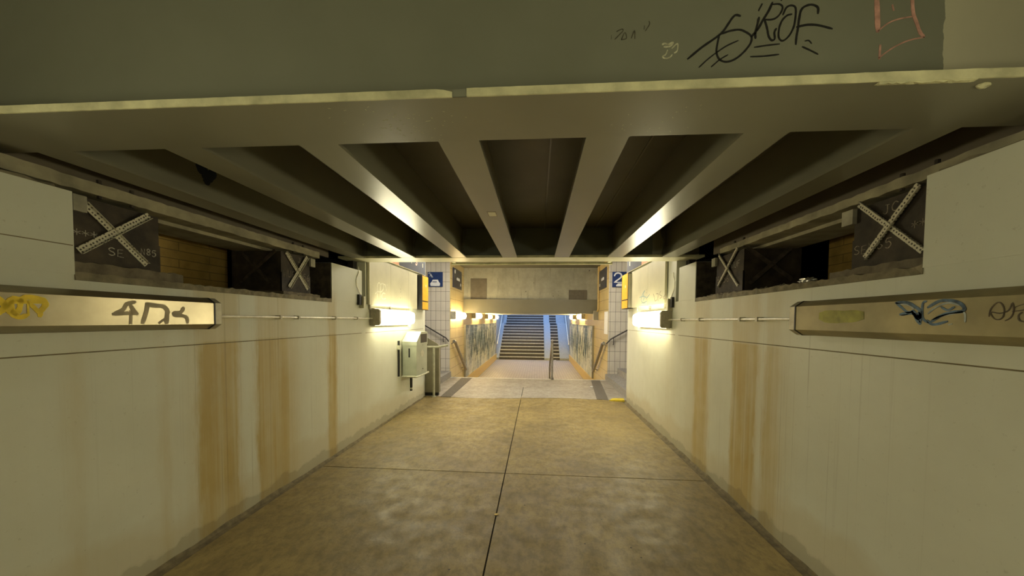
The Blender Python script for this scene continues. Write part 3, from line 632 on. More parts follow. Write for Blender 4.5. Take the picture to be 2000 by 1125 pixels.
bearing('L', 3.43, 3.88, 1.925, 2.322, 'farther dark bearing housing in left wall niche with small pale X and scrawl',
        [((3.49, 2.32), (3.83, 1.97)), ((3.82, 2.33), (3.52, 1.97))], [((-2.99, 2.33), (-2.64, 1.97)), ((-2.61, 2.33), (-2.98, 2.0))],
        [('WUF', 3.45, 2.07, .07, .05, M['chalkd']), ('856', 3.70, 2.06, .07, .045, M['chalkd']), ('J J', 3.55, 2.25, .05, .05, M['chalkd'])], .036)
bearing('R', 1.93, 2.40, 1.985, 2.352, 'nearer rusty bearing housing in right wall niche with white perforated X and chalk letters',
        [((2.36, 2.375), (1.98, 2.02)), ((2.01, 2.365), (2.30, 2.04))], None,
        [('SEN', 2.385, 2.07, .05, .036, M['chalkd']), ('85', 2.24, 2.075, .055, .04, M['chalkd']), ('**', 2.045, 2.15, .035, .03, M['chalkd']), ('JC', 2.22, 2.27, .05, .04, M['chalkd'])])
bearing('R', 3.60, 4.12, 1.955, 2.352, 'farther bearing housing in right wall niche with small pale X and scrawl',
        [((4.06, 2.375), (3.67, 2.01)), ((3.69, 2.375), (4.05, 2.035))], [((1.985, 2.36), (2.40, 2.06)), ((2.38, 2.36), (2.01, 2.02))],
        [('WUF', 3.83, 2.20, .06, .045, M['chalk']), ('6856', 4.09, 2.07, .07, .05, M['chalkd'])], .036)
# crumpled foil left on the right ledge
b = nb(); bmesh.ops.create_icosphere(b, subdivisions=3, radius=.04)
for v in b.verts: v.co = Vector((v.co.x, v.co.y * 1.9, v.co.z * .6)) * random.uniform(.7, 1.15) + Vector((1.92, 2.72, 1.95))
fo = obj('foil_ball', b, M['foil']); tag(fo, 'crumpled silver foil lying on the right niche ledge beside the bearing housing', 'litter')
b = nb()
for i in range(14):
    p = Vector((1.86 + random.uniform(0, .05), 2.86 + random.uniform(0, .45), 1.932)); r = random.uniform(.008, .02); k = bmesh.ops.create_icosphere(b, subdivisions=1, radius=r)
    for v in k['verts']: v.co = v.co * random.uniform(.7, 1.1) + p
ru = obj('rubble', b, M['sill']); tag(ru, 'small grey mortar crumbs scattered on the right niche ledge', 'rubble'); ru['kind'] = 'stuff'
# ------------------------------------------------------------------ wall luminaires
PROF = [(.004, 1.57), (.075, 1.57), (.125, 1.605), (.125, 1.755), (.075, 1.79), (.004, 1.79)]
def prof_ring(side, y, prof=PROF, dz=0, k=1.0):
    zc = 1.68
    return [W(side, y, o * k, zc + (z - zc) * k + dz) for o, z in prof]
def soft_prof():
    out = []
    for a in range(-90, 91, 15):
        r = math.radians(a); c, s = math.cos(r), math.sin(r)
        out.append((.03 + .11 * (abs(c) ** .45), 1.675 + .112 * (abs(s) ** .6) * (1 if s > 0 else -1)))
    return [(.004, out[0][1])] + out + [(.004, out[-1][1])]
SOFT = soft_prof()
def wall_lamp(side, y0, ym, y1, label, dmat, group='wall lamps along the passage'):
    """metal end box y0..ym, glowing diffuser ym..y1"""
    t = thing('wall_lamp', label, 'lamp', W(side, (y0 + y1) / 2, 0, 1.57), group)
    b = nb(); pr_ = [(.004, 1.56), (.12, 1.56), (.145, 1.585), (.145, 1.775), (.12, 1.80), (.004, 1.80)]
    loft(b, [prof_ring(side, y0, pr_), prof_ring(side, ym, pr_)]); bev(b, .004, 1); obj('end_box', b, M['lampmetal'], t)
    b = nb(); sgn = 1 if y1 > ym else -1
    ys = [ym, y1 - .10 * sgn, y1 - .04 * sgn, y1 - .012 * sgn, y1]; ks = [1, 1, .96, .86, .6]
    loft(b, [prof_ring(side, y, SOFT, 0, k) for y, k in zip(ys, ks)]); obj('diffuser', b, dmat, t, smooth=True)
    b = nb(); wbox(b, side, .0, .052, min(ym, y1) + .001, max(ym, y1) - .02, 1.553, 1.807); bev(b, .006, 1); obj('glare_shield', b, M['lampmetal'], t)  # added tray that keeps the diffuser's glare off the wall
    return t
wall_lamp('L', 5.03, 5.08, 6.53, 'glowing white tube lamp on left wall above the litter bin', M['diffuser'])
wall_lamp('R', 5.03, 5.08, 6.56, 'glowing white tube lamp on right wall below the cream panels', M['diffuser'])
def casing(side, label, mat, e=2.50):
    """closed metal section y 0.55..2.5 with end cap; the glowing part follows behind"""
    t = thing('wall_lamp', label, 'lamp', W(side, 1.0, 0, 1.57), 'wall lamps along the passage')
    sh = obj; b = nb(); loft(b, [prof_ring(side, y) for y in (.50, e - .06)]); bev(b, .006, 2); body = obj('metal_cover', b, mat, t, smooth=True)
    b = nb(); loft(b, [prof_ring(side, e - .06, k=1.015), prof_ring(side, e - .01, k=1.015), prof_ring(side, e, k=.96)]); obj('end_cap', b, M['capmetal'], t)
    b = nb(); loft(b, [prof_ring(side, e - .068, k=1.03), prof_ring(side, e - .058, k=1.03)]); obj('rubber_seal', b, M['black'], t)
    for q in ((e - .003, .06, 1.68), (e - .003, .045, 1.636), (e - .003, .045, 1.684)):
        p = W(side, *q); b = nb(); tube(b, [p, p + Vector((0, .016, 0))], .0075, 8); obj('screw', b, M['steelbar'], t)
    b = nb(); loft(b, [prof_ring(side, y, SOFT, 0, k) for y, k in ((.50, 1), (-1.2, 1), (-1.26, .8))]); obj('diffuser', b, M['diffuser_near'], t, smooth=True)
    return t
cL = casing('L', 'long brushed metal lamp housing on left wall with yellow spray paint', M['caseL'])
cR = casing('R', 'long dirty lamp housing on right wall with blue graffiti', M['caseR'], 2.56)
def snap(key, side, off):
    for s_ in GRAF[key]:
        for p in s_[1]:
            p[0] = W(side, p[1], off, 0).x
for k in ('tag_yellow', 'tag_grey'): snap(k, 'L', .1255)
for k in ('tag_blue', 'tag_pale_blue', 'tag_dark'): snap(k, 'R', .1255)
def clampz(key, lo=1.612, hi=1.748):
    for s_ in GRAF[key]:
        for p in s_[1]: p[2] = max(lo, min(hi, p[2]))
for k in ('tag_yellow', 'tag_grey', 'tag_blue', 'tag_pale_blue', 'tag_dark'): clampz(k)
nL = (1, -.0135, 0)
strokes('graffiti_tag', 'tag_yellow', nL, M['g_yellow'], cL, 'yellow spray tag', 1.4)
strokes('graffiti_tag', 'tag_grey', nL, M['g_grey'], cL, 'dull grey sprayed letters', 1.1)
strokes('graffiti_tag', 'tag_blue', (-1, 0, 0), M['g_blue'], cR, 'blue spray tag')
strokes('graffiti_tag', 'tag_pale_blue', (-1, 0, 0), M['g_paleblue'], cR)
strokes('graffiti_tag', 'tag_dark', (-1, 0, 0), M['g_dark'], cR, 'thin dark marker loops')
b = nb(); ribbon(b, [(XR - .1255, 2.02, 1.69), (XR - .1255, 2.15, 1.685), (XR - .1255, 2.27, 1.69)], .07, (-1, 0, 0)); obj('lime_smear', b, M['g_lime'], cR)
# conduits
def conduit(side, y0, y1, ys, label):
    t = thing('conduit', label, 'pipe', W(side, (y0 + y1) / 2, .03, 1.665))
    z = 1.66 if side == 'L' else 1.675
    b = nb(); tube(b, [W(side, y0, .035, z), W(side, y1, .035, z)], .011, 10); obj('pipe', b, M['conduit'], t, smooth=True)
    for y in ys:
        b = nb(); wbox(b, side, 0, .052, y - .012, y + .012, z - .018, z + .018); bev(b, .004, 1); obj('pipe_clamp', b, M['lampmetal'], t)
conduit('L', 2.50, 5.03, (3.2, 3.45, 4.1, 4.6), 'thin galvanised conduit along left wall between the two lamps')
conduit('R', 2.50, 5.03, (3.05, 3.3, 4.1, 4.6), 'thin galvanised conduit along right wall between the two lamps')

# ------------------------------------------------------------------ panels, displays and poster cases on both walls
def panelset(side):
    lr = 'left' if side == 'L' else 'right'; dz = 0 if side == 'L' else .05
    ys = (4.935, 5.66, 6.42, 6.88) if side == 'L' else (5.20, 5.99, 7.0)
    t = thing('sheet_panel', 'cream sheet metal panels mounted above the glowing lamp on the ' + lr + ' wall', 'panel', W(side, 5.8, .02, 1.86))
    for a, c in zip(ys, ys[1:]):
        b = nb(); wbox(b, side, .01, .042, a + .003, c - .003, 1.855 + dz, 2.53 + dz); bev(b, .004, 1); obj('panel_sheet', b, M['panel'], t)
    for y in [ys[0] + .75, ys[-1] - .35, ys[0] + .05]:
        b = nb(); wbox(b, side, .003, .03, y, y + .04, 1.79 + dz, 1.86 + dz); obj('panel_bracket', b, M['lampmetal'], t)
    for y, z in ((6.05, 2.12), (6.05, 2.17), (6.05, 2.02)):
        b = nb(); tube(b, [W(side, y, .042, z), W(side, y, .046, z)], .007, 8); obj('rivet', b, M['lampmetal'], t)
    if side == 'L': strokes('graffiti_tag', 'panel_white', nL, M['g_white'], t, 'white marker tag')
    else:
        strokes('graffiti_tag', 'panel_blue', (-1, 0, 0), M['g_bluep'], t, 'pale blue marker tag'); strokes('graffiti_tag', 'panel_grey', (-1, 0, 0), M['g_greyp'], t, 'thin grey marker letters')
    # display board above
    t = thing('display_board', 'slate grey and orange display board above the ' + lr + ' cream panels, cut by the beam', 'sign', W(side, 6.5, .03, 2.56))
    z0 = 2.56 + dz
    b = nb(); wbox(b, side, .005, .05, 5.55, 7.36, z0, 3.15); bev(b, .005, 1); obj('board_frame', b, M['panel'], t)
    ysep = 5.98 if side == 'L' else 6.35
    b = nb(); wbox(b, side, .045, .053, ysep, 7.34, z0 + .008, 3.13); obj('dark_field', b, M['slate'], t)
    b = nb(); wbox(b, side, .045, .053, 5.57, ysep - .02, z0 + .008, 3.13); obj('orange_field', b, M['orange'], t)
    u = Vector((0, 1, 0)) if side == 'L' else Vector((0, -1, 0)); n_ = (1, 0, 0) if side == 'L' else (-1, 0, 0)
    if side == 'L':
        b = nb(); letters(b, '1', W(side, 6.5, .054, 2.70), u, (0, 0, 1), n_, .13, .1, lw=.03, jit=0); obj('digit', b, M['cream_digit'], t)
        b = nb(); letters(b, '3', W(side, 6.75, .054, 2.70), u, (0, 0, 1), n_, .14, .11, lw=.03, jit=0); obj('digit', b, M['pink_digit'], t)
        b = nb(); wbox(b, side, .053, .056, 6.95, 7.05, 2.82, 2.9); obj('small_lettering', b, M['cream_digit'], t)
        b = nb(); wbox(b, side, .053, .056, 7.15, 7.18, 2.70, 2.78); obj('small_lettering', b, M['cream_digit'], t)
    else:
        b = nb(); wbox(b, side, .053, .056, 7.1, 7.14, 2.72, 2.80); obj('small_lettering', b, M['cream_digit'], t)
    # yellow timetable case at the wall end
    t = thing('poster_case', 'yellow timetable in a shallow case at the end of the ' + lr + ' wall', 'poster', W(side, 7.15, .05, 1.85))
    a, c = (6.98, 7.36) if side == 'L' else (7.02, 7.50)
    b = nb(); wbox(b, side, .003, .105, a, c, 1.845 + dz, 2.53 + dz); bev(b, .006, 1); obj('case', b, M['rust'], t)
    b = nb()
    y1 = c - .02 if side == 'R' else c - .01
    wbox(b, side, .100, .109, a + .02, y1, 2.03 + dz, 2.52 + dz); wbox(b, side, .100, .109, a + .02, y1, 1.855 + dz, 2.005 + dz)
    wbox(b, side, .01, .11, c - .002, c + .004, 1.855 + dz, 2.52 + dz) if side == 'R' else None
    obj('yellow_sheet', b, M['yellow'], t)
    b = nb(); tube(b, [W(side, 7.2, .108, 2.33), W(side, 7.2, .112, 2.33)], .03, 14); obj('pale_dot', b, M['cream_digit'], t)
    # front face towards the passage
    b = nb(); wbox(b, side, .012, .098, a - .004, a + .001, 1.86 + dz, 2.51 + dz); obj('case_side', b, M['black'] if side == 'L' else M['guard'], t)
    # expansion gap: drain pipe, junction box and cable
    t = thing('junction_box', 'small grey junction box with loose cable beside the dark gap in the ' + lr + ' wall', 'junction box', W(side, 4.7, .02, 1.84))
    y = 4.70 if side == 'L' else 4.98
    b = nb(); wbox(b, side, .0, .035, y - .03, y + .03, 1.84, 1.98); bev(b, .006, 2); obj('box_body', b, M['black'], t)
    b = nb(); wbox(b, side, .0, .06, y + .04, y + .09, 1.80, 1.96); bev(b, .01, 2); obj('cable_boot', b, M['panel'], t)
    b = nb(); q = [W(side, y + .04, .02, 1.97), W(side, y - .05, .015, 2.08), W(side, y - .06, .01, 2.18), W(side, y + .0, .01, 2.27), W(side, y + .05, -.02, 2.36)]
    tube(b, smooth_pts(q), .006, 8); obj('cable', b, M['conduit'], t)
panelset('L'); panelset('R')
for side, wo in (('L', wl), ('R', wr)):
    b = nb(); wbox(b, side, -.20, -.12, 4.80, 4.90, -.3, 3.4); obj('expansion_gap', b, M['void'], wo)
    b = nb(); wbox(b, side, -.3, -.003, 4.80, 4.903, -.3, 1.80); obj('joint_filler', b, M['wall' + side], wo)

# ------------------------------------------------------------------ concourse: stair wells to both sides
YN, YF = 7.58, 10.15
for side in 'LR':
    s = -1 if side == 'L' else 1; lr = 'left' if side == 'L' else 'right'
    x0 = -2.42 if side == 'L' else 1.86
    b = nb(); xs = sorted((x0, s * 9)); box(b, xs[0], xs[1], 7.37, 7.58, -.3, 3.4); struct('wall_stair_near_' + lr, b, M['wall' + side])
    xp = -2.5 if side == 'L' else 1.95
    b = nb(); xs = sorted((xp, s * 9)); xs = sorted((xp + s * .012, s * 9)); b = nb(); box(b, xs[0], xs[1], 10.15, 10.4, -.7, 6.0); struct('wall_stair_far_' + lr, b, M['tile_front'])
    b = nb(); xs = sorted((xp, xp + s * .25)); box(b, xs[0], xs[1], 10.40, 21.6, -.8, 3.4); xs = sorted((xp, xp + s * .011)); box(b, xs[0], xs[1], 10.15, 10.41, -.8, 3.4); struct('wall_lower_' + lr, b, M['tile_side'])
    t = thing('stair_flight', 'grey stone stairs rising to the ' + lr + ' out of the concourse', 'stairs', (xp, 9, 0), 'side stairs to the platforms')
    xs0 = -2.47 if side == 'L' else 1.90
    for k in range(20):
        a = xs0 + s * .33 * k; xs = sorted((a, a + s * .36)); yn = YN + .02 if k > 0 or side == 'R' else YN + .3
        b = nb(); box(b, xs[0], xs[1], yn, YF - .003, max(-.1, .17 * (k - 1)), .17 * (k + 1)); bev(b, .008, 2); obj('step', b, M['step'], t)
b = nb(); 
# handrails of the stair wells
def rail(name, label, pts, r, mat, brackets, group=None):
    t = thing(name, label, 'handrail', pts[0], group)
    b = nb(); tube(b, pts, r, 12); obj('rail_tube', b, mat, t, smooth=True)
    for q in brackets:
        b = nb(); tube(b, q, .009 if r < .03 else .014, 8); obj('rail_bracket', b, mat, t, smooth=True)
    return t
rail('handrail', 'thin dark handrail on the tiled wall of the left stairs', [(-2.52, 10.07, 1.03), (-2.60, 10.07, 1.13), (-2.76, 10.07, 1.22), (-5.0, 10.07, 2.5)], .019, M['ironbar'], [[(-2.68, 10.07, 1.16), (-2.68, 10.07, 1.02), (-2.68, 10.15, 1.02)], [(-4.0, 10.07, 1.9), (-4.0, 10.15, 1.8)]])
rail('handrail', 'thin dark handrail on the tiled wall of the right stairs', [(1.90, 10.07, 1.02), (2.02, 10.07, 1.15), (2.12, 10.07, 1.21), (4.5, 10.07, 2.55)], .019, M['ironbar'], [[(2.10, 10.07, 1.19), (2.10, 10.07, 1.0), (2.10, 10.15, 1.0)], [(3.5, 10.07, 1.96), (3.5, 10.15, 1.9)]])
rail('handrail', 'short steel handrail end on the near side of the right stairs', [(2.10, 7.70, 1.08), (2.22, 7.70, 1.18), (4.2, 7.70, 2.3)], .022, M['steelbar'], [[(2.6, 7.70, 1.39), (2.6, 7.58, 1.3)]])
for side in 'LR':
    s = 1 if side == 'L' else -1; x = -2.5 if side == 'L' else 1.95; lr = 'left' if side == 'L' else 'right'
    rail('handrail', 'thick steel handrail sloping down the yellow tiled wall, ' + lr + ' side', [(x + s * .10, 10.18, 1.03), (x + s * .10, 10.32, 1.02), (x + s * .10, 11.95, -.02)], .045, M['steelbar'],
         [[(x, 10.24, .95), (x + s * .10, 10.24, 1.0)], [(x, 11.75, .06), (x + s * .10, 11.75, .1)]], 'handrails beside the descending steps')
    b = nb(); xs = sorted((x, x + s * .012)); solid(b, [(xs[0], 10.2, .93), (xs[1], 10.2, .93), (xs[1], 11.9, -.18), (xs[0], 11.9, -.18), (xs[0], 10.2, 1.12), (xs[1], 10.2, 1.12), (xs[1], 11.9, .05), (xs[0], 11.9, .05)])
# centre rail down the steps
t = rail('handrail', 'freestanding steel handrail in the middle of the descending steps', [(.42, 10.05, .05), (.42, 10.05, 1.02), (.42, 10.10, 1.10), (.42, 10.2, 1.10), (.42, 11.9, .22), (.42, 11.95, .12), (.42, 11.95, -.70)], .028, M['steelbar'], [])
b = nb(); tube(b, [(.42, 10.05, -.001), (.42, 10.05, .06)], .045, 14); obj('base_collar', b, M['steelbar'], t)

# steel guard box and post at the left stair foot
t = thing('stair_guard', 'grey sheet steel guard box with rail and post at the left stair foot', 'guard', (-2.3, 7.65, 0))
b = nb(); box(b, -2.46, -2.115, 7.60, 7.72, .07, 1.05); bev(b, .008, 2); obj('guard_box', b, M['guard'], t)
b = nb(); box(b, -2.44, -2.14, 7.61, 7.71, 0, .075); obj('recessed_foot', b, M['black'], t)
b = nb(); q = [(-2.13, 1.05), (-2.20, 1.13), (-6.0, 3.3), (-6.0, 2.6), (-2.5, .8)]; loft(b, [[(x, y, z) for x, z in q] for y in (7.735, 7.765)]); obj('sloping_panel', b, M['guard'], t)
b = nb(); tube(b, smooth_pts([(-2.56, 7.50, 1.065), (-2.2, 7.50, 1.065), (-2.10, 7.50, 1.07), (-2.02, 7.52, 1.085), (-1.90, 7.54, 1.11)], 3), .025, 12); obj('top_rail', b, M['binrim'], t, smooth=True)
b = nb(); tube(b, [(-2.20, 7.50, 0), (-2.20, 7.50, 1.06)], .024, 12); tube(b, [(-2.20, 7.50, 0), (-2.20, 7.50, .015)], .05, 12); obj('post', b, M['binrim'], t, smooth=True)

# tactile strips and yellow kerb mark
def quad(name, P, h, mat, label, cat, group=None):
    b = nb(); solid(b, [(x, y, 0) for x, y in P] + [(x, y, h) for x, y in P]); o = obj(name, b, mat); tag(o, label, cat, group); return o
def tactile(P, label):
    t = thing('tactile_strip', label, 'tactile paving', (P[0][0], P[0][1], 0), 'tactile guide strips')
    b = nb(); solid(b, [(x, y, -.002) for x, y in P] + [(x, y, .004) for x, y in P]); obj('strip_base', b, M['tactile'], t)
    b = nb(); n = 8
    for i in range(n):
        f0, f1 = (i + .25) / n, (i + .7) / n
        a0 = Vector(P[0]).lerp(Vector(P[1]), f0); a1 = Vector(P[0]).lerp(Vector(P[1]), f1); c0 = Vector(P[3]).lerp(Vector(P[2]), f0); c1 = Vector(P[3]).lerp(Vector(P[2]), f1)
        solid(b, [(*a0, .003), (*a1, .003), (*c1, .003), (*c0, .003), (*a0, .008), (*a1, .008), (*c1, .008), (*c0, .008)])
    obj('guide_rib', b, M['patch'], t)
tactile([(-2.06, 7.50), (-1.83, 7.50), (-1.84, 10.05), (-2.14, 10.05)], 'dark ribbed guide strip on the floor beside the left stairs')
tactile([(1.26, 7.60), (1.50, 7.60), (1.74, 10.05), (1.50, 10.05)], 'dark ribbed guide strip on the floor beside the right stairs')
b = nb(); solid(b, [(1.50, 7.50, -.002), (1.80, 7.46, -.002), (1.82, 7.66, -.002), (1.60, 7.70, -.002), (1.50, 7.50, .015), (1.80, 7.46, .03), (1.82, 7.66, .03), (1.60, 7.70, .012)])
tag(obj('kerb_mark', b, M['yellowstrip']), 'bright yellow painted wedge on the floor at the right wall end', 'kerb mark')

# ------------------------------------------------------------------ signs on the tiled walls
t = thing('platform_sign', 'square blue sign with a white train symbol on the left tiled wall', 'sign', (-2.93, 10.13, 2.59))
b = nb(); box(b, -3.14, -2.715, 10.115, 10.148, 2.59, 3.01); bev(b, .006, 1); obj('sign_plate', b, M['navy'], t)
b = nb(); q = [(-3.06, 2.61), (-2.80, 2.61), (-2.785, 2.68), (-2.83, 2.74), (-2.85, 2.79), (-3.0, 2.79), (-3.03, 2.73), (-3.075, 2.68)]
loft(b, [[(x, y, z) for x, z in q] for y in (10.108, 10.116)]); bev(b, .003, 1); obj('train_symbol', b, M['white'], t)
b = nb(); q = [(-3.01, 2.715), (-2.88, 2.715), (-2.88, 2.735), (-3.01, 2.735)]; loft(b, [[(x, y, z) for x, z in q] for y in (10.104, 10.109)]); obj('symbol_window', b, M['navy'], t)
b = nb()
for st in ([(-3.12, 2.96), (-3.08, 2.98), (-3.04, 2.86)], [(-3.09, 2.93), (-3.04, 2.92), (-3.0, 2.85)], [(-3.1, 2.88), (-3.03, 2.95)]): ribbon(b, [(x, 10.114, z) for x, z in st], .012, (0, -1, 0))
obj('scratched_scrawl', b, M['white'], t)
t = thing('platform_sign', 'square dark blue sign with a white numeral 2 on the right tiled wall', 'sign', (2.25, 10.13, 2.59))
b = nb(); box(b, 2.045, 2.465, 10.115, 10.148, 2.59, 3.01); bev(b, .006, 1); obj('sign_plate', b, M['navy'], t)
b = nb(); ribbon(b, [(2.10, 10.114, 2.90), (2.13, 10.114, 2.955), (2.20, 10.114, 2.975), (2.27, 10.114, 2.95), (2.29, 10.114, 2.89), (2.26, 10.114, 2.84), (2.18, 10.114, 2.78), (2.11, 10.114, 2.725)], .04, (0, -1, 0))
ribbon(b, [(2.10, 10.114, 2.72), (2.30, 10.114, 2.72)], .04, (0, -1, 0)); obj('numeral', b, M['white'], t)
b = nb(); q = [(2.15, 2.61), (2.38, 2.61), (2.36, 2.66), (2.30, 2.69), (2.20, 2.69), (2.15, 2.65)]; loft(b, [[(x, y, z) for x, z in q] for y in (10.108, 10.116)]); obj('train_symbol', b, M['white'], t)
for side in 'LR':
    s = 1 if side == 'L' else -1; x = -2.5 if side == 'L' else 1.95; lr = 'left' if side == 'L' else 'right'
    t = thing('direction_sign', 'dark blue direction sign high on the cream side wall, ' + lr, 'sign', (x, 11, 2.6))
    b = nb(); xs = sorted((x + s * .001, x + s * .03)); box(b, xs[0], xs[1], 10.42, 11.55, 2.61, 3.19); bev(b, .005, 1); obj('sign_plate', b, M['navy2'], t)
    b = nb(); xs = sorted((x + s * .028, x + s * .034)); 
    ya = 10.85 if side == 'L' else 10.7
    for k in range(5): box(b, xs[0], xs[1], ya + .09 * k, ya + .09 * k + .055, 2.86, 2.93 + .02 * (k % 2))
    box(b, xs[0], xs[1], 11.32, 11.44, 2.72, 2.80)
    obj('sign_lettering', b, M['white'], t)
    if side == 'L':
        b = nb(); tube(b, [(x + .03, 10.62, 3.09), (x + .036, 10.62, 3.09)], .06, 16); obj('white_dot', b, M['white'], t)
b = nb(); box(b, 1.935, 1.949, 10.16, 10.62, 1.28, 1.92); tag(obj('white_patch', b, M['white']), 'plain white upright patch on the right tiled corner', 'plate')  # plain white rectangle set against the tiles

# ------------------------------------------------------------------ lintel, lower passage
b = nb(); box(b, -2.5, 1.95, 12.05, 12.35, 2.35, 3.4); li = struct('wall_lintel', b, M['lintel'])
b = nb(); box(b, -2.27, -1.72, 12.042, 12.052, 2.35, 3.05); bev(b, .004, 1); obj('repair_patch', b, M['patch'], li)
b = nb(); box(b, 1.02, 1.62, 12.042, 12.052, 2.35, 2.67); bev(b, .004, 1); obj('repair_patch', b, M['patch'], li)
b = nb(); box(b, -2.499, 1.949, 11.97, 12.35, 1.885, 2.349); bev(b, .01, 2)
lb = obj('lintel_beam', b, M['steel']); tag(lb, 'plain grey painted beam across the mouth of the lower passage', 'beam')
b = nb(); box(b, -2.5, 1.95, 12.35, 21.6, 1.99, 2.15); struct('ceiling', b, M['panel'])
def lower_lamp(side, y0, y1, label, zc=1.79, box_first=True):
    s = 1 if side == 'L' else -1; x = -2.5 if side == 'L' else 1.95
    t = thing('wall_lamp', label, 'lamp', (x, (y0 + y1) / 2, zc - .1), 'lamps of the lower passage')
    xs = sorted((x, x + s * .15)); b = nb(); box(b, xs[0], xs[1], y0, y0 + .06, zc - .115, zc + .115); bev(b, .01, 1); obj('end_box', b, M['lampmetal'], t)
    b = nb(); rings = []
    for y, k in ((y0 + .06, 1), (y1 - .1, 1), (y1 - .03, .9), (y1, .6)):
        rings.append([(x + s * (.005 + (.03 + .115 * abs(math.cos(math.radians(a))) ** .5) * 1), y, zc + .11 * k * math.copysign(abs(math.sin(math.radians(a))) ** .7, a)) for a in range(-90, 91, 18)] )
    loft(b, rings); obj('diffuser', b, M['diffuser_low'], t, smooth=True)
lower_lamp('L', 10.16, 11.75, 'glowing lamp on the left tiled wall beside the descending handrail', 1.78)
for y, n_ in ((13.55, 'first'), (17.0, 'second'), (19.95, 'third')):
    lower_lamp('L', y, y + 1.6, n_ + ' ceiling-high lamp on left side inside the lower passage', 1.82)
for y, n_ in ((15.0, 'nearer'), (18.7, 'farther')):
    lower_lamp('R', y, y + 1.8, n_ + ' ceiling-high lamp on right side inside the lower passage', 1.84)
# pipe and junction box on the right
t = thing('cable_duct', 'cream cable pipe running down to a junction box beside the right lintel end', 'pipe', (1.93, 11.7, 1.8))
b = nb(); tube(b, smooth_pts([(1.92, 11.62, 3.38), (1.92, 11.62, 2.2), (1.92, 11.64, 2.02), (1.90, 11.80, 1.93)]), .025, 10); obj('pipe', b, M['plinth'], t, smooth=True)
b = nb(); box(b, 1.80, 1.949, 11.72, 11.92, 1.68, 1.98); bev(b, .01, 2); obj('box_body', b, M['guard'], t)
for side in 'LR':
    s = 1 if side == 'L' else -1; x = -2.5 if side == 'L' else 1.95; lr = 'left' if side == 'L' else 'right'
    t = thing('tile_mural', 'tiled mural of blue and grey streaks covering the ' + lr + ' wall of the lower passage', 'mural', (x, 16.5, -.35))
    ya, yb = (12.15, 20.9) if side == 'L' else (12.6, 21.2)
    xs = sorted((x + s * .002, x + s * .05)); b = nb(); box(b, xs[0], xs[1], ya, yb, -.34, 1.46); obj('mural_tiles', b, M['mural' + side], t)
    b = nb(); xs = sorted((x + s * .001, x + s * .058)); box(b, xs[0], xs[1], ya - .06, ya, -.34, 1.48); box(b, xs[0], xs[1], yb, yb + .06, -.34, 1.48); box(b, xs[0], xs[1], ya, yb, 1.461, 1.485); obj('mural_frame', b, M['guard'], t)
    xm = x + s * .0505; b = nb(); y = ya + 1.0
    for k in range(5):                      # zigzag lettering scrawled across the tiles
        z = .75 + random.uniform(-.1, .15); ribbon(b, [(xm, y + .05, z - .35), (xm, y + .35, z + .38), (xm, y + .65, z - .3), (xm, y + .95, z + .35), (xm, y + 1.3, z - .4)], .24, (s, 0, 0), curve=False); y += random.uniform(1.3, 1.6)
    y = ya + 3.5
    for k in range(8):
        z = .35 + random.uniform(-.1, .1); ribbon(b, [(xm, y, z - .2), (xm, y + .15, z + .15), (xm, y + .3, z - .15), (xm, y + .4, z + .2)], .06, (s, 0, 0), curve=False); y += .6
    obj('graffiti_scrawl', b, M['g_mural'], t)
    b = nb(); xs = sorted((x + s * .001, x + s * .075)); box(b, xs[0], xs[1], 11.0, 21.4, -.7, -.345); bev(b, .006, 1)
    tr = struct('trim_1' if side == 'L' else 'trim_2', b, M['plinth'])

# ------------------------------------------------------------------ far stairs up into daylight
RISE, TREAD, N1 = .185, .31, 11
def stair_geom(k, n1=N1):
    """(y, z top) of step k; a landing after n1 steps"""
    y = 21.4 + TREAD * k + (1.3 if k >= n1 else 0); return y, -.7 + RISE * (k + 1)
def far_flight(x0, x1, label):
    t = thing('stair_flight', label, 'stairs', ((x0 + x1) / 2, 21.4, -.7), 'far stairs up to daylight')
    for k in range(24):
        y, z = stair_geom(k); y2 = stair_geom(k + 1)[0] + .02
        b = nb(); box(b, x0, x1, y, y2, z - .4 if k > 2 else -.7, z - .004); st = obj('step', b, M['riser'], t)
        b = nb(); box(b, x0, x1, y - .012, y + .075, z - .045, z); obj('nosing', b, M['nosing'], st)
    return t
far_flight(-2.28, .42, 'wide far stairs with pale nosings rising into daylight, left of the ramp')
far_flight(.85, 1.33, 'narrow far stairs with pale nosings between the two pale ramps')
def far_ramp(x0, x1, label, h=0.12):
    pts = [(21.4, -.7)]
    y, z = stair_geom(0); pts += [(21.3, -.7 + h), (21.3 + TREAD * N1, -.7 + h + RISE * N1), (21.4 + TREAD * N1 + 1.3, -.7 + h + RISE * N1), (21.4 + TREAD * 24 + 1.3, -.7 + h + RISE * 24), (21.4 + TREAD * 24 + 1.3, -.7)]
    b = nb(); loft(b, [[(x, y, z) for y, z in pts[1:] + [(21.3, -.7)]] for x in (x0, x1)]); o = obj('ramp', b, M['ramp']); tag(o, label, 'ramp', 'pale ramps beside the far stairs')
far_ramp(.425, .845, 'pale bluish ramp strip between the wide and narrow far stairs')
far_ramp(1.335, 1.945, 'pale bluish ramp strip on the right edge of the far stairs')
far_ramp(-2.495, -2.285, 'narrow pale ramp strip along the left edge of the far stairs')
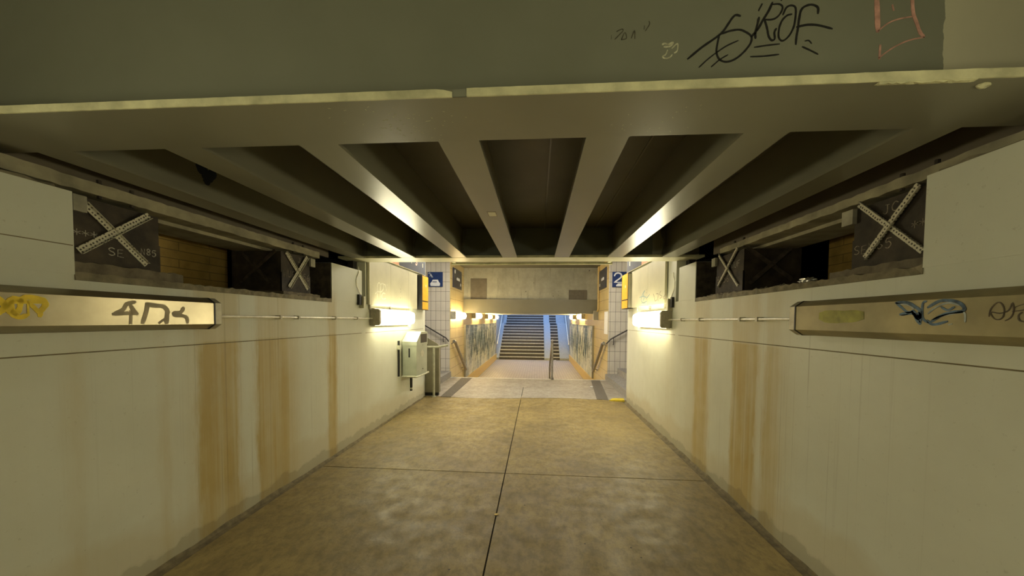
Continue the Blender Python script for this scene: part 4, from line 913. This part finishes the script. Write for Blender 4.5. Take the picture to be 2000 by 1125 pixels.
for side in 'LR':
    s = 1 if side == 'L' else -1; x = -2.5 if side == 'L' else 1.95; lr = 'left' if side == 'L' else 'right'
    b = nb(); xs = sorted((x, x - s * .3)); box(b, xs[0], xs[1], 21.6, 31.5, -.8, 5.0); struct('wall_far_' + lr, b, M['ramp'])
    xr = x + s * .09
    rail('handrail', 'steel handrail climbing the wall of the far stairs, ' + lr + ' side', [(xr, 21.5, .22), (xr, 21.6, .32), (xr, 21.3 + 3.48, 2.25), (xr, 26.1, 2.27), (xr, 30, 4.5)], .028, M['conduit'], [[(xr, y, z), (x, y, z - .05)] for y, z in ((22.3, .73), (23.5, 1.43), (24.5, 2.03))], 'handrails of the far stairs')
b = nb(); box(b, -9, 9, 30.2, 45, 3.4, 3.72); struct('floor', b, M['ramp'])

# ------------------------------------------------------------------ litter bin on the left wall
t = thing('litter_bin', 'grey green litter bin with a hood hung on the left wall under the lamp', 'bin', W('L', 6.45, .14, .62))
def yz(pts, o0, o1): return [[W('L', y, o, z) for y, z in pts] for o in (o0, o1)]
b = nb(); loft(b, yz([(6.17, .65), (6.17, 1.20), (6.75, 1.20), (6.75, .65)], .03, .28)); bev(b, .028, 4); obj('bin_body', b, M['bin'], t, smooth=True)
b = nb(); loft(b, yz([(6.162, 1.185), (6.162, 1.26), (6.39, 1.425), (6.72, 1.425), (6.757, 1.39), (6.757, 1.185)], .025, .288)); bev(b, .022, 4); hood = obj('hood', b, M['bin'], t, smooth=True)
b = nb(); loft(b, yz([(6.36, 1.225), (6.36, 1.385), (6.71, 1.385), (6.71, 1.225)], .270, .2895)); obj('opening', b, M['black'], t)
b = nb(); tube(b, smooth_pts([W('L', 6.15, .02, .64), W('L', 6.15, .24, .64), W('L', 6.19, .30, .64), W('L', 6.7, .30, .64), W('L', 6.78, .27, .64), W('L', 6.78, .02, .64)], 4), .016, 10); obj('bottom_rim', b, M['binrim'], t, smooth=True)
b = nb(); bb = W('L', 6.168, .15, .9); box(b, bb.x - .012, bb.x + .012, 6.162, 6.172, .98, 1.14); obj('slot', b, M['black'], t)
b = nb(); loft(b, yz([(6.40, .98), (6.38, 1.05), (6.46, 1.10), (6.55, 1.06), (6.56, 1.0), (6.48, .96)], .278, .283)); obj('sticker', b, M['binrim'], t, label='small pale torn sticker')
b = nb()
for z in (.74, 1.19): tube(b, [W('L', 6.5, .27, z), W('L', 6.5, .286, z)], .012, 10)
obj('lock', b, M['rust'], t)
b = nb(); wbox(b, 'L', 0, .03, 6.02, 6.05, .66, 1.28); obj('wall_bar', b, M['black'], t)
b = nb(); wbox(b, 'L', 0, .035, 6.60, 6.64, .30, .66); obj('wall_bar', b, M['black'], t)
b = nb(); wbox(b, 'L', 0, .05, 5.99, 6.08, 1.13, 1.2); bev(b, .006, 1); obj('bar_clip', b, M['binrim'], t)
b = nb(); wbox(b, 'L', .0, .04, 6.59, 6.65, .33, .36); obj('bar_clip', b, M['binrim'], t)
# small litter
b = nb(); rings = []
for i in range(7):
    a = i / 6; w_ = .014 * math.sin(math.pi * (a * .86 + .07)); rings.append([(-.35 + .04 * a, 2.97 - w_, .002 + .004 * a), (-.35 + .04 * a, 2.97 + w_, .002 + .006 * a), (-.35 + .04 * a, 2.97 + w_, .004 + .006 * a), (-.35 + .04 * a, 2.97 - w_, .004 + .004 * a)])
loft(b, rings); tag(obj('dry_leaf', b, M['litter']), 'small dry yellow leaf lying on the floor seam', 'leaf')
for n_, (x, y, z) in enumerate(((1.05, 21.2, -.7), (1.36, 9.0, 0))):
    b = nb(); bmesh.ops.create_icosphere(b, subdivisions=2, radius=.05 if n_ == 0 else .03)
    for v in b.verts: v.co = Vector((v.co.x * 1.6, v.co.y, v.co.z * .4)) * random.uniform(.75, 1.1) + Vector((x, y, z + .015))
    tag(obj('paper_scrap', b, M['white']), 'crumpled white paper scrap ' + ('at the foot of the far ramp' if n_ == 0 else 'lying near the right guide strip'), 'litter')

# unseen lamps added to brighten the concourse, above the far beam's line of sight
for n_, (x, y) in enumerate(((-1.5, 8.2), (.9, 8.2))):
    t = thing('added_fill_lamp', 'added unseen fill lamp under the concourse ceiling, ' + ('left' if n_ == 0 else 'right') + ' one, above the far beam', 'lamp', (x, y, 3.3))
    b = nb(); box(b, x - .09, x + .09, y - .75, y + .75, 3.34, 3.399); obj('lamp_tray', b, M['lampmetal'], t)
    b = nb(); box(b, x - .07, x + .07, y - .7, y + .7, 3.28, 3.341); bev(b, .02, 3); obj('diffuser', b, M['diffuser_fill'], t)
